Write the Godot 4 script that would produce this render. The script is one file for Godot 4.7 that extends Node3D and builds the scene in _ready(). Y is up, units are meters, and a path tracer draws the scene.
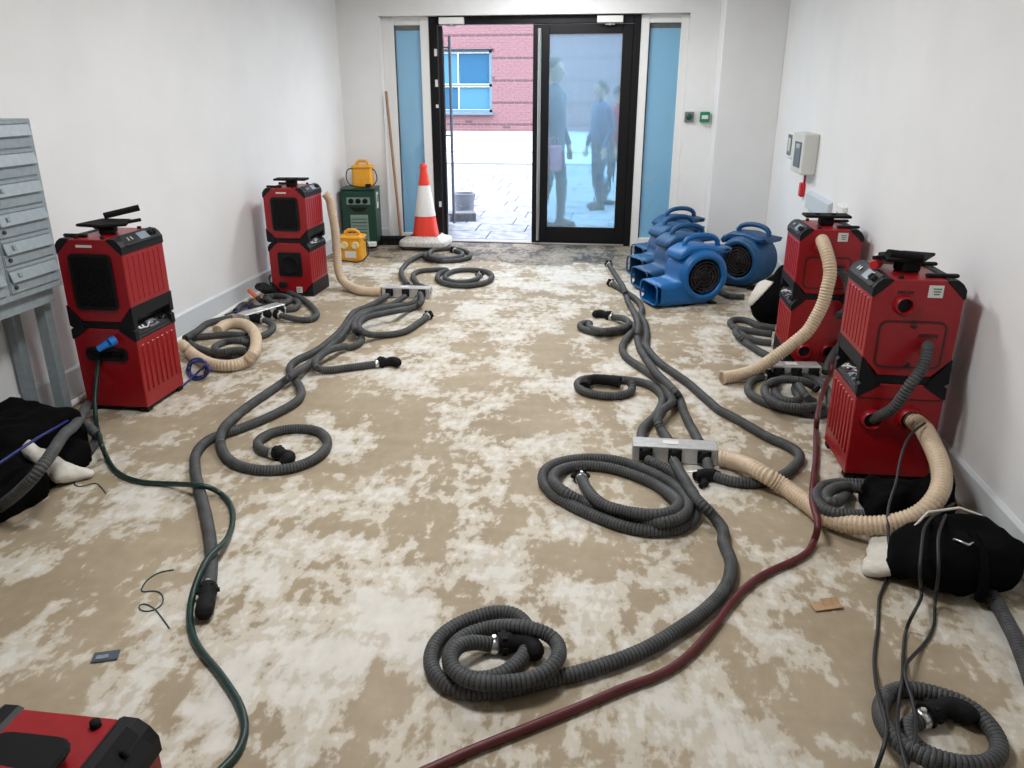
extends Node3D
# A corridor under repair: drying units, hoses and air movers on a patched screed floor.

const LEFT_X := -2.98
const RIGHT_X := 1.48
const BACK_Z := -8.65
const FRONT_Z := 2.2
const CEILING_Y := 2.75
const HOSE_PATHS := {
	"L1": ["grey", "", "elbow_straight", [-1818,43,-6064, -1834,38,-5998, -1850,33,-5940, -1867,27,-5901, -1880,24,-5862, -1891,24,-5815, -1901,24,-5768, -1914,24,-5720, -1933,24,-5674, -1948,24,-5627, -1951,24,-5576, -1948,24,-5526, -1941,24,-5476, -1934,24,-5426, -1926,24,-5376, -1918,24,-5326, -1911,24,-5276, -1903,24,-5226, -1897,24,-5176, -1892,24,-5125, -1888,24,-5075, -1886,24,-5024, -1884,24,-4974, -1883,24,-4923, -1883,24,-4873, -1883,24,-4822, -1884,24,-4771, -1886,24,-4721, -1890,24,-4670, -1898,24,-4621, -1910,24,-4571, -1925,24,-4523, -1939,24,-4475, -1946,24,-4425, -1946,24,-4374, -1937,24,-4325, -1921,24,-4277, -1898,24,-4232, -1871,24,-4189, -1844,24,-4147, -1816,24,-4105, -1787,24,-4063, -1759,24,-4021, -1734,24,-3977, -1711,24,-3932, -1693,24,-3885, -1682,24,-3836, -1679,24,-3785, -1684,24,-3735, -1695,24,-3686, -1709,24,-3637, -1725,24,-3590, -1743,24,-3542, -1763,24,-3496, -1785,24,-3450, -1809,24,-3406, -1835,24,-3363, -1866,24,-3322, -1893,24,-3281, -1907,24,-3233, -1907,24,-3183, -1899,24,-3133, -1884,24,-3085, -1865,24,-3038, -1841,24,-2994, -1816,24,-2950, -1790,24,-2906, -1764,24,-2863, -1736,24,-2821, -1708,24,-2778, -1680,24,-2737, -1651,24,-2695, -1623,24,-2653, -1595,24,-2611, -1567,24,-2569, -1540,24,-2526, -1513,24,-2483, -1486,24,-2440, -1460,24,-2397, -1435,24,-2353, -1410,24,-2309, -1387,24,-2264, -1365,24,-2219, -1343,24,-2173, -1323,24,-2127, -1313,24,-2103]],
	"L2": ["grey", "", "elbow", [-1676,43,-6053, -1686,40,-5988, -1698,35,-5927, -1716,29,-5885, -1738,25,-5849, -1760,24,-5809, -1783,24,-5766, -1809,24,-5725, -1840,24,-5686, -1868,24,-5644, -1885,24,-5597, -1889,27,-5537, -1877,38,-5447, -1862,50,-5355, -1853,57,-5283, -1847,60,-5225, -1841,60,-5173, -1834,60,-5125, -1826,60,-5077, -1820,59,-5033, -1816,57,-4990, -1813,55,-4949, -1812,52,-4909, -1813,48,-4872, -1816,42,-4840, -1824,33,-4817, -1831,26,-4791, -1833,24,-4747, -1833,24,-4697, -1833,24,-4647, -1833,24,-4597, -1834,24,-4546, -1835,24,-4496, -1836,24,-4446, -1838,25,-4393, -1830,35,-4314, -1812,56,-4207, -1805,68,-4127, -1809,69,-4076, -1820,63,-4041, -1845,45,-4039, -1869,28,-4034, -1878,24,-3995, -1882,24,-3945, -1887,24,-3895, -1892,24,-3845, -1897,24,-3795, -1903,24,-3745, -1907,24,-3695, -1910,24,-3645, -1911,24,-3594, -1907,28,-3534, -1884,46,-3444, -1859,64,-3355, -1849,67,-3300, -1844,61,-3265, -1834,55,-3232, -1821,49,-3200, -1813,35,-3186, -1799,25,-3164, -1771,24,-3125, -1740,24,-3086, -1705,24,-3050, -1665,24,-3019, -1621,24,-2995, -1574,24,-2979, -1525,24,-2970, -1475,24,-2973, -1428,24,-2987, -1385,24,-3013, -1352,24,-3050, -1329,24,-3094, -1315,24,-3142, -1310,24,-3192, -1313,24,-3241, -1327,24,-3290, -1349,24,-3335, -1378,24,-3375, -1414,24,-3408, -1460,24,-3427, -1509,24,-3432, -1558,24,-3424, -1602,24,-3402, -1635,24,-3366, -1654,24,-3320, -1660,24,-3271, -1648,24,-3224, -1620,24,-3183, -1580,24,-3154, -1533,24,-3140]],
	"L3": ["grey", "", "elbow", [-1566,43,-6042, -1560,38,-5971, -1563,34,-5909, -1591,27,-5877, -1630,25,-5851, -1661,32,-5795, -1681,50,-5699, -1705,62,-5622, -1735,64,-5576, -1763,64,-5536, -1785,64,-5494, -1799,67,-5436, -1802,75,-5360, -1802,82,-5287, -1800,85,-5231, -1795,85,-5181, -1788,85,-5134, -1778,85,-5086, -1765,85,-5039, -1748,85,-4994, -1731,82,-4960, -1731,61,-4986, -1734,32,-5036, -1716,24,-5022, -1695,24,-4978, -1680,24,-4929, -1670,24,-4880, -1670,24,-4830, -1679,24,-4781, -1702,24,-4749, -1731,33,-4730, -1743,52,-4652, -1752,66,-4568, -1765,70,-4511, -1774,70,-4462, -1776,70,-4413, -1774,70,-4364, -1768,70,-4317, -1759,67,-4278, -1751,56,-4264, -1742,36,-4280, -1712,25,-4289, -1668,24,-4301, -1625,24,-4326, -1582,24,-4352, -1538,24,-4378, -1495,24,-4404, -1451,24,-4430, -1430,24,-4443]],
	"L4": ["grey", "", "knob", [-1762,43,-6404, -1727,40,-6407, -1693,33,-6402, -1670,26,-6385, -1649,24,-6350, -1628,24,-6306, -1600,31,-6230, -1557,55,-6089, -1523,71,-5979, -1508,71,-5935, -1496,68,-5897, -1485,68,-5848, -1479,67,-5806, -1485,57,-5793, -1506,37,-5818, -1528,25,-5813, -1552,26,-5766, -1568,43,-5665, -1574,72,-5524, -1596,84,-5446, -1628,85,-5407, -1660,85,-5370, -1691,85,-5332, -1721,85,-5293, -1744,85,-5250, -1757,85,-5203, -1757,85,-5155, -1750,85,-5106, -1739,85,-5059, -1723,85,-5012, -1703,85,-4968, -1679,83,-4934, -1657,74,-4925, -1635,58,-4944, -1612,37,-4997, -1574,25,-5038, -1529,24,-5061, -1486,24,-5089, -1452,24,-5126, -1430,24,-5171, -1418,24,-5220, -1409,24,-5271, -1403,24,-5321, -1395,24,-5372, -1388,24,-5422, -1382,24,-5473, -1375,24,-5524, -1372,24,-5549]],
	"L5": ["grey", "", "knob", [-1517,44,-6196, -1524,40,-6241, -1528,37,-6284, -1534,34,-6324, -1546,30,-6371, -1570,26,-6420, -1608,24,-6461, -1647,24,-6498, -1679,24,-6539, -1703,24,-6583, -1724,24,-6629, -1744,24,-6675, -1763,24,-6722, -1782,24,-6768, -1800,24,-6816, -1814,24,-6864, -1825,24,-6913, -1831,24,-6963, -1831,24,-7013, -1822,24,-7062, -1796,24,-7103, -1757,24,-7134, -1712,24,-7157, -1665,24,-7175, -1616,24,-7187, -1573,24,-7181, -1564,24,-7143, -1580,24,-7096, -1595,24,-7048, -1601,24,-6999, -1600,24,-6948, -1595,24,-6898, -1586,24,-6849, -1572,24,-6800, -1553,24,-6754, -1530,24,-6709, -1502,24,-6667, -1469,24,-6629, -1431,24,-6597, -1387,24,-6573, -1339,24,-6560, -1289,24,-6560, -1242,24,-6576, -1200,24,-6602, -1164,24,-6638, -1137,24,-6679, -1117,24,-6726, -1104,24,-6774, -1096,24,-6824, -1093,24,-6874, -1097,24,-6924, -1106,24,-6974, -1119,24,-7022, -1136,24,-7070, -1160,24,-7113, -1193,24,-7151, -1233,24,-7180, -1279,24,-7199, -1329,24,-7208, -1378,24,-7205, -1425,24,-7188, -1465,24,-7159, -1494,24,-7119, -1512,24,-7072, -1522,24,-7023, -1527,24,-6973, -1528,24,-6922, -1521,24,-6873, -1506,24,-6825, -1485,24,-6779, -1457,24,-6737, -1420,24,-6705, -1374,24,-6687, -1326,24,-6690, -1285,24,-6716, -1254,24,-6755, -1233,24,-6800, -1223,24,-6849, -1223,24,-6899, -1224,24,-6950, -1225,24,-6975]],
	"L6": ["grey", "", "knob", [-1752,44,-6451, -1770,42,-6495, -1789,39,-6542, -1807,37,-6587, -1824,35,-6627, -1842,33,-6670, -1861,30,-6717, -1879,28,-6766, -1897,25,-6815, -1915,24,-6863, -1932,24,-6912, -1949,24,-6962, -1963,24,-7013, -1975,24,-7064, -1985,24,-7113, -1994,24,-7163, -2000,24,-7213, -2006,24,-7264, -2010,24,-7314, -2014,24,-7364, -2017,24,-7415, -2019,24,-7465, -2019,24,-7516, -2018,24,-7566, -2014,24,-7616, -2009,24,-7667, -2002,24,-7717, -1995,24,-7767, -1985,24,-7816, -1968,24,-7857, -1943,24,-7849, -1924,24,-7804, -1905,24,-7758, -1879,24,-7714, -1849,24,-7674, -1815,24,-7636, -1776,24,-7605, -1731,24,-7583, -1682,24,-7574, -1634,24,-7583, -1590,24,-7606, -1550,24,-7637, -1518,24,-7675, -1494,24,-7719, -1479,24,-7767, -1472,24,-7817, -1472,24,-7867, -1479,24,-7917, -1493,24,-7966, -1512,24,-8013, -1534,24,-8058, -1559,24,-8101, -1589,24,-8142, -1625,24,-8177, -1667,24,-8205, -1713,24,-8223, -1763,24,-8230, -1811,24,-8220, -1855,24,-8197, -1891,24,-8162, -1914,24,-8118, -1923,25,-8063, -1909,37,-7952, -1880,58,-7794, -1859,69,-7691, -1847,70,-7640, -1835,66,-7614, -1816,61,-7591, -1783,64,-7541, -1746,64,-7507, -1717,50,-7555, -1691,30,-7651, -1652,24,-7700, -1615,24,-7734, -1586,24,-7775, -1567,24,-7821, -1560,24,-7870, -1563,24,-7921, -1571,24,-7970, -1588,24,-8018, -1615,24,-8060, -1650,24,-8095, -1687,24,-8130]],
	"P1": ["grey", "knob", "", [-2448,43,-5378, -2384,39,-5348, -2335,31,-5344, -2294,25,-5347, -2248,24,-5343, -2208,24,-5359, -2192,24,-5404, -2197,24,-5454, -2212,24,-5503, -2233,24,-5550, -2257,24,-5595, -2283,24,-5640, -2310,24,-5683, -2338,24,-5726, -2367,24,-5768, -2397,24,-5810, -2427,24,-5851, -2459,24,-5891, -2492,24,-5930, -2527,24,-5968, -2562,24,-6006, -2597,24,-6043, -2632,24,-6080, -2668,24,-6117, -2704,24,-6153, -2740,24,-6190, -2776,24,-6226, -2811,24,-6264, -2844,24,-6303, -2876,24,-6343, -2906,24,-6384, -2922,24,-6405]],
	"P2": ["grey", "knob", "", [-2525,43,-5241, -2488,38,-5234, -2458,30,-5221, -2435,24,-5198, -2409,24,-5159, -2389,24,-5111, -2376,24,-5060, -2370,24,-5007, -2372,24,-4955, -2388,24,-4906, -2419,24,-4864, -2458,24,-4829, -2498,24,-4794]],
	"P3": ["grey", "", "", [-2491,24,-4904, -2541,24,-4914, -2591,24,-4921, -2641,24,-4916, -2688,24,-4897, -2734,24,-4874, -2779,24,-4849, -2822,24,-4823, -2852,24,-4788, -2840,24,-4748, -2807,24,-4710, -2770,24,-4674, -2732,24,-4640, -2691,24,-4609, -2648,24,-4581, -2604,24,-4557, -2559,24,-4532, -2513,24,-4508, -2466,24,-4489, -2417,24,-4480, -2367,24,-4486, -2326,24,-4511, -2311,24,-4556, -2317,24,-4606, -2336,24,-4653, -2363,25,-4690, -2380,37,-4691, -2385,58,-4659, -2413,68,-4650, -2462,66,-4652, -2513,55,-4654, -2528,56,-4605, -2513,66,-4525, -2499,67,-4477, -2487,56,-4470, -2459,49,-4463, -2404,61,-4442, -2365,67,-4458, -2326,66,-4473, -2286,61,-4477]],
	"P4": ["grey", "", "", [-2796,69,-4655, -2797,69,-4708, -2799,69,-4762, -2814,62,-4836, -2860,40,-4958, -2895,25,-5059, -2905,24,-5119, -2904,24,-5173, -2885,24,-5223, -2853,24,-5267, -2818,24,-5308, -2800,24,-5328]],
	"P5": ["grey", "", "knob", [-2861,24,-5510, -2871,24,-5561, -2881,24,-5612, -2890,24,-5663, -2886,24,-5706, -2853,24,-5706, -2813,24,-5675, -2774,24,-5641, -2732,24,-5619, -2703,24,-5641, -2685,24,-5688, -2650,24,-5723, -2612,24,-5756, -2590,24,-5801, -2577,24,-5851, -2555,24,-5886, -2521,24,-5870, -2491,24,-5828, -2468,24,-5782, -2451,24,-5733, -2441,24,-5683, -2446,24,-5635, -2482,24,-5605, -2506,24,-5596]],
	"P6": ["grey", "", "", [-2743,24,-5769, -2755,24,-5820, -2768,24,-5870, -2780,24,-5920, -2783,24,-5970, -2758,25,-6003, -2690,38,-5960, -2612,57,-5866, -2567,61,-5819, -2559,49,-5823, -2551,45,-5793, -2519,61,-5682, -2517,69,-5609, -2560,66,-5617, -2611,62,-5658, -2644,65,-5676, -2673,69,-5699, -2703,69,-5737, -2735,69,-5777]],
	"Pb": ["beige", "", "", [-2725,38,-4953, -2733,38,-5003, -2739,38,-5053, -2736,38,-5102, -2711,38,-5141, -2667,38,-5152, -2620,38,-5137, -2577,39,-5103, -2522,52,-5026, -2456,74,-4916, -2412,83,-4846, -2392,78,-4821, -2381,69,-4808, -2355,70,-4762, -2326,73,-4707, -2303,74,-4660, -2282,74,-4616, -2262,74,-4571, -2243,74,-4523, -2220,78,-4466, -2196,83,-4404, -2181,85,-4353, -2181,78,-4325, -2207,55,-4338, -2230,40,-4331, -2249,38,-4290, -2284,38,-4259, -2332,38,-4248, -2381,38,-4255, -2428,38,-4274, -2471,38,-4301, -2511,38,-4332, -2550,38,-4365, -2588,38,-4398, -2625,38,-4432, -2661,38,-4468, -2693,40,-4498, -2701,55,-4490, -2696,78,-4461, -2717,85,-4475]],
	"R1": ["grey", "", "knob", [181,43,-3259, 226,40,-3224, 267,33,-3196, 299,26,-3168, 324,24,-3130, 345,24,-3085, 360,24,-3037, 371,24,-2988, 376,24,-2938, 374,24,-2888, 367,24,-2838, 353,24,-2790, 329,24,-2745, 295,24,-2710, 252,24,-2686, 203,24,-2674, 153,24,-2674, 104,24,-2685, 58,24,-2704, 14,24,-2729, -28,24,-2756, -70,24,-2785, -110,24,-2816, -148,24,-2849, -184,24,-2884, -216,24,-2923, -242,24,-2966, -261,24,-3012, -270,24,-3062, -269,24,-3112, -256,24,-3159, -228,24,-3201, -191,24,-3234, -147,24,-3258, -100,24,-3275, -50,24,-3284, 0,24,-3283, 49,24,-3273, 95,24,-3253, 137,24,-3226, 176,24,-3194, 213,24,-3160, 248,24,-3123, 279,24,-3084, 305,27,-3035, 322,39,-2965, 330,54,-2889, 330,63,-2823, 320,67,-2767, 299,69,-2721, 266,69,-2687, 223,65,-2673, 177,48,-2697, 130,29,-2738, 83,24,-2764, 38,24,-2787, -5,24,-2813, -48,24,-2840, -88,29,-2861, -125,46,-2862, -159,60,-2871, -188,62,-2905, -211,61,-2950, -221,57,-3005, -213,44,-3079, -186,28,-3149, -146,24,-3187, -99,24,-3203, -49,24,-3205, 0,24,-3198, 48,24,-3181, 92,24,-3157, 134,24,-3129, 174,24,-3098, 210,24,-3064, 242,26,-3020, 268,46,-2941, 284,75,-2842, 288,85,-2779, 270,85,-2735, 234,85,-2705, 189,84,-2694, 141,77,-2706, 94,67,-2732, 48,64,-2753, 6,65,-2774, -27,68,-2806, -51,67,-2849, -71,55,-2917, -87,34,-3004, -102,24,-3073]],
	"R2": ["grey", "", "elbow", [300,54,-3238, 312,68,-3130, 321,76,-3061, 330,82,-3003, 338,85,-2951, 346,85,-2902, 357,85,-2855, 375,82,-2815, 398,68,-2796, 422,44,-2793, 442,27,-2775, 455,24,-2733, 456,24,-2684, 448,24,-2635, 452,24,-2586, 458,24,-2536, 458,24,-2485, 451,24,-2436, 440,24,-2386, 423,24,-2339, 402,24,-2293, 376,24,-2250, 348,24,-2208, 317,24,-2167, 285,24,-2129, 251,24,-2091, 217,24,-2053, 182,24,-2017, 145,24,-1982, 106,24,-1951, 65,24,-1921, 22,24,-1894, -21,24,-1868, -66,24,-1844, -112,24,-1823, -157,24,-1801, -202,24,-1777, -247,24,-1755, -295,24,-1740, -345,24,-1733, -394,24,-1742, -436,24,-1766, -468,24,-1804, -487,24,-1850, -491,24,-1900, -482,24,-1949, -460,24,-1994, -428,24,-2033, -390,24,-2066, -347,24,-2092, -300,24,-2103, -257,24,-2086, -226,24,-2048, -211,24,-2001, -209,24,-1951, -219,24,-1901, -239,24,-1856, -271,24,-1817, -313,24,-1793, -362,24,-1790, -405,24,-1811, -431,24,-1851, -436,24,-1900, -421,24,-1947, -390,24,-1985, -348,28,-2007, -298,47,-2000, -246,65,-1983, -197,68,-1974, -154,61,-1964, -122,53,-1939, -110,62,-1882, -119,70,-1826, -145,69,-1786, -182,67,-1758, -227,66,-1741, -275,68,-1727, -323,70,-1722, -368,70,-1737, -402,70,-1770, -418,69,-1815, -409,67,-1862, -376,55,-1903, -333,34,-1930, -310,25,-1936]],
	"R3": ["grey", "", "knob", [452,42,-3282, 450,37,-3211, 470,29,-3173, 507,24,-3151, 552,24,-3131, 601,24,-3126, 650,24,-3135, 695,24,-3155, 735,24,-3185, 770,24,-3221, 802,24,-3261, 830,24,-3303, 855,24,-3347, 875,24,-3393, 885,24,-3441, 878,24,-3490, 856,24,-3535, 826,24,-3574, 792,24,-3612, 763,24,-3653, 737,24,-3696, 713,24,-3741, 688,24,-3784, 662,24,-3828, 637,24,-3871, 609,24,-3913, 581,24,-3953, 563,24,-4000, 547,24,-4048, 532,24,-4096, 516,24,-4144, 501,24,-4192, 486,24,-4240, 471,24,-4288, 454,24,-4336, 436,24,-4383, 416,24,-4429, 397,24,-4476, 377,24,-4522, 356,24,-4568, 334,24,-4614, 314,24,-4660, 297,24,-4708, 283,24,-4756, 271,24,-4805, 259,24,-4854, 249,24,-4903, 238,24,-4953, 231,24,-5003, 228,24,-5053, 229,24,-5103, 231,24,-5154, 235,24,-5204, 238,24,-5254, 240,24,-5305, 240,24,-5355, 240,24,-5406, 240,24,-5456, 239,24,-5506, 237,24,-5557, 233,24,-5607, 226,24,-5657, 217,24,-5707, 210,24,-5757, 208,24,-5807, 212,24,-5857, 218,24,-5907, 222,24,-5957, 221,24,-6008, 217,24,-6058, 212,24,-6108, 206,24,-6158, 197,24,-6208, 186,24,-6257, 172,24,-6306, 157,24,-6354, 141,24,-6402, 124,24,-6449, 106,24,-6496, 88,24,-6543, 70,24,-6590, 51,24,-6637, 32,24,-6684, 12,24,-6730, -8,24,-6777, -18,24,-6800]],
	"B1": ["grey", "", "", [159,44,-3430, 161,40,-3478, 164,37,-3525, 166,34,-3570, 171,30,-3620, 182,26,-3672, 200,24,-3723, 222,24,-3772, 241,24,-3821, 256,24,-3870, 269,24,-3919, 280,24,-3969, 288,24,-4019, 291,24,-4070, 290,24,-4121, 283,24,-4171, 268,24,-4220, 245,24,-4265, 214,24,-4305, 173,24,-4334, 125,24,-4349, 75,24,-4359, 24,24,-4363, -26,24,-4360, -77,24,-4359, -125,24,-4351, -162,24,-4320, -180,24,-4274, -180,24,-4224, -165,24,-4176, -137,24,-4135, -96,24,-4106, -48,24,-4089, 2,24,-4085, 51,24,-4096, 91,24,-4124, 117,24,-4166, 127,29,-4202, 125,44,-4212, 115,56,-4229]],
	"B2": ["grey", "", "elbow_back", [296,43,-3450, 292,39,-3488, 288,34,-3529, 280,28,-3582, 267,28,-3630, 255,41,-3650, 248,55,-3666, 248,60,-3703, 255,62,-3749, 269,62,-3796, 288,60,-3845, 312,56,-3898, 332,51,-3955, 333,53,-3999, 326,58,-4034, 319,61,-4076, 313,61,-4124, 305,58,-4181, 297,44,-4269, 284,28,-4359, 265,24,-4417, 245,24,-4464, 224,24,-4510, 203,24,-4555, 180,24,-4600, 157,24,-4645, 134,24,-4690, 114,24,-4736, 98,24,-4784, 85,24,-4833, 76,24,-4882, 71,24,-4932, 71,24,-4982, 75,24,-5033, 81,24,-5083, 90,24,-5132, 100,24,-5182, 110,24,-5231, 123,24,-5280, 135,24,-5329, 147,24,-5378, 156,24,-5427, 160,24,-5477, 150,24,-5525, 128,24,-5546, 115,24,-5511, 109,24,-5461, 98,24,-5412, 77,24,-5367, 47,24,-5327, 8,24,-5297, -39,24,-5285, -88,24,-5289, -135,24,-5306, -174,24,-5337, -204,24,-5376, -224,24,-5422, -228,24,-5471, -212,24,-5516, -176,24,-5538, -161,24,-5518, -167,24,-5471, -157,25,-5417, -133,38,-5328, -95,59,-5230, -48,65,-5208, -3,55,-5261, 38,47,-5314, 73,54,-5326, 98,61,-5343, 111,66,-5371, 114,69,-5409, 107,70,-5455, 91,67,-5510, 62,51,-5604, 17,30,-5692, -8,24,-5715]],
	"B3": ["grey", "", "knob", [437,44,-3467, 432,40,-3512, 428,37,-3555, 424,33,-3602, 420,28,-3655, 414,25,-3708, 408,24,-3760, 402,24,-3812, 397,24,-3864, 392,24,-3914, 390,24,-3965, 389,24,-4015, 386,24,-4064, 379,33,-4090, 363,62,-4062, 347,82,-4056, 333,85,-4096, 320,85,-4143, 306,85,-4189, 291,85,-4235, 277,84,-4284, 265,79,-4344, 255,73,-4409, 246,67,-4475, 238,50,-4575, 232,29,-4683, 223,24,-4750, 213,24,-4800, 204,24,-4849, 196,24,-4899, 188,24,-4949, 183,24,-4999, 179,24,-5049, 176,24,-5099, 175,24,-5150, 174,24,-5197, 174,32,-5221, 174,47,-5222, 175,55,-5245, 178,56,-5291, 180,57,-5336, 180,61,-5372, 179,65,-5406, 178,66,-5451, 176,65,-5505, 173,60,-5573, 170,54,-5642, 166,52,-5700, 161,45,-5774, 156,32,-5873, 150,24,-5951, 143,24,-6004, 136,24,-6054, 128,24,-6104, 122,24,-6154, 117,24,-6204, 113,24,-6254, 110,24,-6304, 106,25,-6347, 102,32,-6371, 98,42,-6381, 93,55,-6375, 89,63,-6393, 84,64,-6438, 79,65,-6482, 74,68,-6517, 68,69,-6560, 61,61,-6642, 55,39,-6787, 48,25,-6898, 40,24,-6955, 32,24,-7005, 24,24,-7055, 17,24,-7105, 9,24,-7155, 2,24,-7204, -6,24,-7254, -13,24,-7304, -20,24,-7354, -28,24,-7404, -35,24,-7454, -43,24,-7504, -50,24,-7553, -57,24,-7603]],
	"Rb": ["beige", "", "", [507,44,-3316, 555,47,-3299, 592,61,-3243, 620,78,-3172, 648,82,-3124, 679,76,-3095, 712,60,-3085, 743,46,-3071, 770,39,-3038, 793,38,-2994, 815,38,-2949, 835,39,-2899, 852,44,-2844, 879,50,-2802, 914,55,-2773, 957,64,-2750, 1004,73,-2737, 1053,87,-2729, 1100,106,-2725, 1143,132,-2723, 1181,163,-2732, 1213,189,-2759, 1238,206,-2796, 1258,222,-2840, 1271,237,-2887, 1279,251,-2936, 1284,264,-2985, 1287,274,-3035, 1290,282,-3085, 1294,286,-3135, 1299,289,-3186, 1304,290,-3236, 1309,290,-3287, 1315,290,-3337, 1317,290,-3362]],
	"S1": ["grey", "", "", [1150,24,-5586, 1099,24,-5599, 1051,24,-5617, 1019,24,-5654, 1004,24,-5703, 978,24,-5746, 936,24,-5772, 892,24,-5763, 863,24,-5722, 849,24,-5673, 849,24,-5621, 860,24,-5571, 889,24,-5529, 931,24,-5500, 978,24,-5476, 1025,24,-5453, 1073,24,-5432, 1097,24,-5421]],
	"S5": ["grey", "", "", [1061,24,-5212, 1011,24,-5225, 967,24,-5250, 934,24,-5289, 909,24,-5335, 892,24,-5383, 879,24,-5433, 864,29,-5451, 846,44,-5371, 840,55,-5284, 847,54,-5237, 862,44,-5220, 881,30,-5215, 897,24,-5185, 910,24,-5137, 925,24,-5087, 942,24,-5037, 961,24,-4989, 982,24,-4942, 1008,24,-4896, 1037,24,-4853, 1070,24,-4813]],
	"S2": ["grey", "knob", "", [901,24,-4528, 862,24,-4496, 829,24,-4458, 807,24,-4412, 792,24,-4364, 780,24,-4315, 774,24,-4264, 779,24,-4214, 795,24,-4166, 820,24,-4122, 852,24,-4083, 890,24,-4050, 934,24,-4023, 979,24,-3999, 1025,24,-3978, 1073,24,-3965, 1116,24,-3977, 1147,24,-4016, 1170,24,-4061, 1186,24,-4109, 1198,24,-4159, 1206,24,-4209, 1212,24,-4260, 1216,24,-4310, 1217,24,-4361, 1214,24,-4412, 1204,24,-4461, 1185,24,-4508, 1154,24,-4545, 1108,24,-4559, 1060,24,-4547, 1020,24,-4518, 987,24,-4479, 962,24,-4435, 943,24,-4388, 930,24,-4339, 921,24,-4289, 917,24,-4238, 922,24,-4188, 943,24,-4146, 985,24,-4134, 1024,24,-4158, 1039,24,-4203, 1036,24,-4253, 1037,24,-4304, 1045,25,-4348, 1049,40,-4348, 1045,62,-4278, 1043,69,-4211, 1044,69,-4161, 1050,64,-4126, 1069,46,-4125, 1102,26,-4133]],
	"S6": ["grey", "", "", [1163,24,-4342, 1144,33,-4367, 1106,61,-4334, 1058,82,-4309, 1012,83,-4318, 968,77,-4329, 929,70,-4323, 897,67,-4298, 877,56,-4287, 869,37,-4291, 857,40,-4233, 843,60,-4129, 843,67,-4060, 855,67,-4012, 879,66,-3971, 916,66,-3942, 963,66,-3934, 1011,67,-3937, 1057,69,-3951, 1102,69,-3971]],
	"S4": ["grey", "", "", [1146,43,-4663, 1161,38,-4697, 1183,33,-4734, 1226,27,-4777, 1271,24,-4782, 1298,24,-4739]],
	"S3": ["grey", "", "", [1267,36,-4606, 1290,60,-4665, 1313,94,-4708, 1342,133,-4738, 1376,175,-4753, 1417,211,-4768]],
	"T1": ["grey", "", "", [1124,24,-3175, 1070,24,-3178, 1017,24,-3178, 964,26,-3160, 910,43,-3096, 862,72,-2997, 837,84,-2926, 832,85,-2873, 843,85,-2824, 878,85,-2794, 927,85,-2787, 979,85,-2790]],
	"T2": ["grey", "", "plug", [1101,55,-3055, 1052,58,-3070, 1000,63,-3068, 946,76,-3028, 903,84,-2978, 878,85,-2932, 875,85,-2887, 904,80,-2889, 951,57,-2969, 999,27,-3070]],
	"F1": ["grey", "", "", [884,24,-6611, 902,24,-6556, 926,24,-6505, 972,24,-6477, 1029,24,-6475, 1058,24,-6477]],
	"F2": ["grey", "", "", [1341,24,-8149, 1387,24,-8126, 1418,24,-8088, 1426,24,-8037, 1426,24,-7984, 1426,24,-7930, 1425,24,-7877, 1421,24,-7824, 1415,24,-7771, 1408,24,-7719, 1400,24,-7666, 1391,24,-7614, 1382,24,-7561, 1374,24,-7509]],
	"K1": ["grey", "elbow", "", [870,24,-1792, 829,24,-1765, 815,24,-1719, 834,24,-1677, 878,24,-1654, 928,24,-1647, 977,24,-1657, 1017,24,-1688, 1038,24,-1733, 1040,24,-1784, 1027,24,-1833, 996,24,-1871, 950,24,-1893, 900,24,-1906, 851,24,-1902, 809,24,-1876, 779,25,-1832, 759,36,-1771, 753,55,-1700, 770,65,-1645, 807,67,-1612, 829,68,-1599]],
	"K2": ["grey", "", "", [1297,24,-2410, 1293,24,-2355, 1287,24,-2299, 1281,24,-2244, 1274,24,-2188, 1264,24,-2133, 1253,24,-2079, 1241,24,-2024, 1228,24,-1970]],
	"M1": ["grey", "", "", [-2705,62,-3502, -2682,70,-3463, -2657,79,-3420, -2631,88,-3377, -2605,97,-3334, -2579,106,-3291, -2553,115,-3248, -2527,125,-3205, -2501,134,-3162, -2475,144,-3118, -2449,155,-3075, -2423,166,-3032, -2398,178,-2990, -2372,191,-2948, -2347,205,-2906, -2322,220,-2864, -2297,233,-2822, -2273,246,-2779, -2248,257,-2735, -2224,266,-2691, -2200,273,-2646, -2176,279,-2601, -2153,284,-2556, -2132,287,-2510, -2115,285,-2465, -2112,271,-2422, -2130,242,-2395, -2165,209,-2393, -2204,177,-2401, -2244,147,-2414, -2284,118,-2430, -2324,90,-2445, -2358,66,-2448, -2374,53,-2416, -2379,50,-2389]],
	"M2": ["grey", "", "", [-2542,85,-3231, -2501,85,-3199, -2460,85,-3168, -2424,82,-3140, -2417,62,-3147, -2431,33,-3165, -2424,24,-3135, -2409,24,-3084, -2393,24,-3033]],
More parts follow.
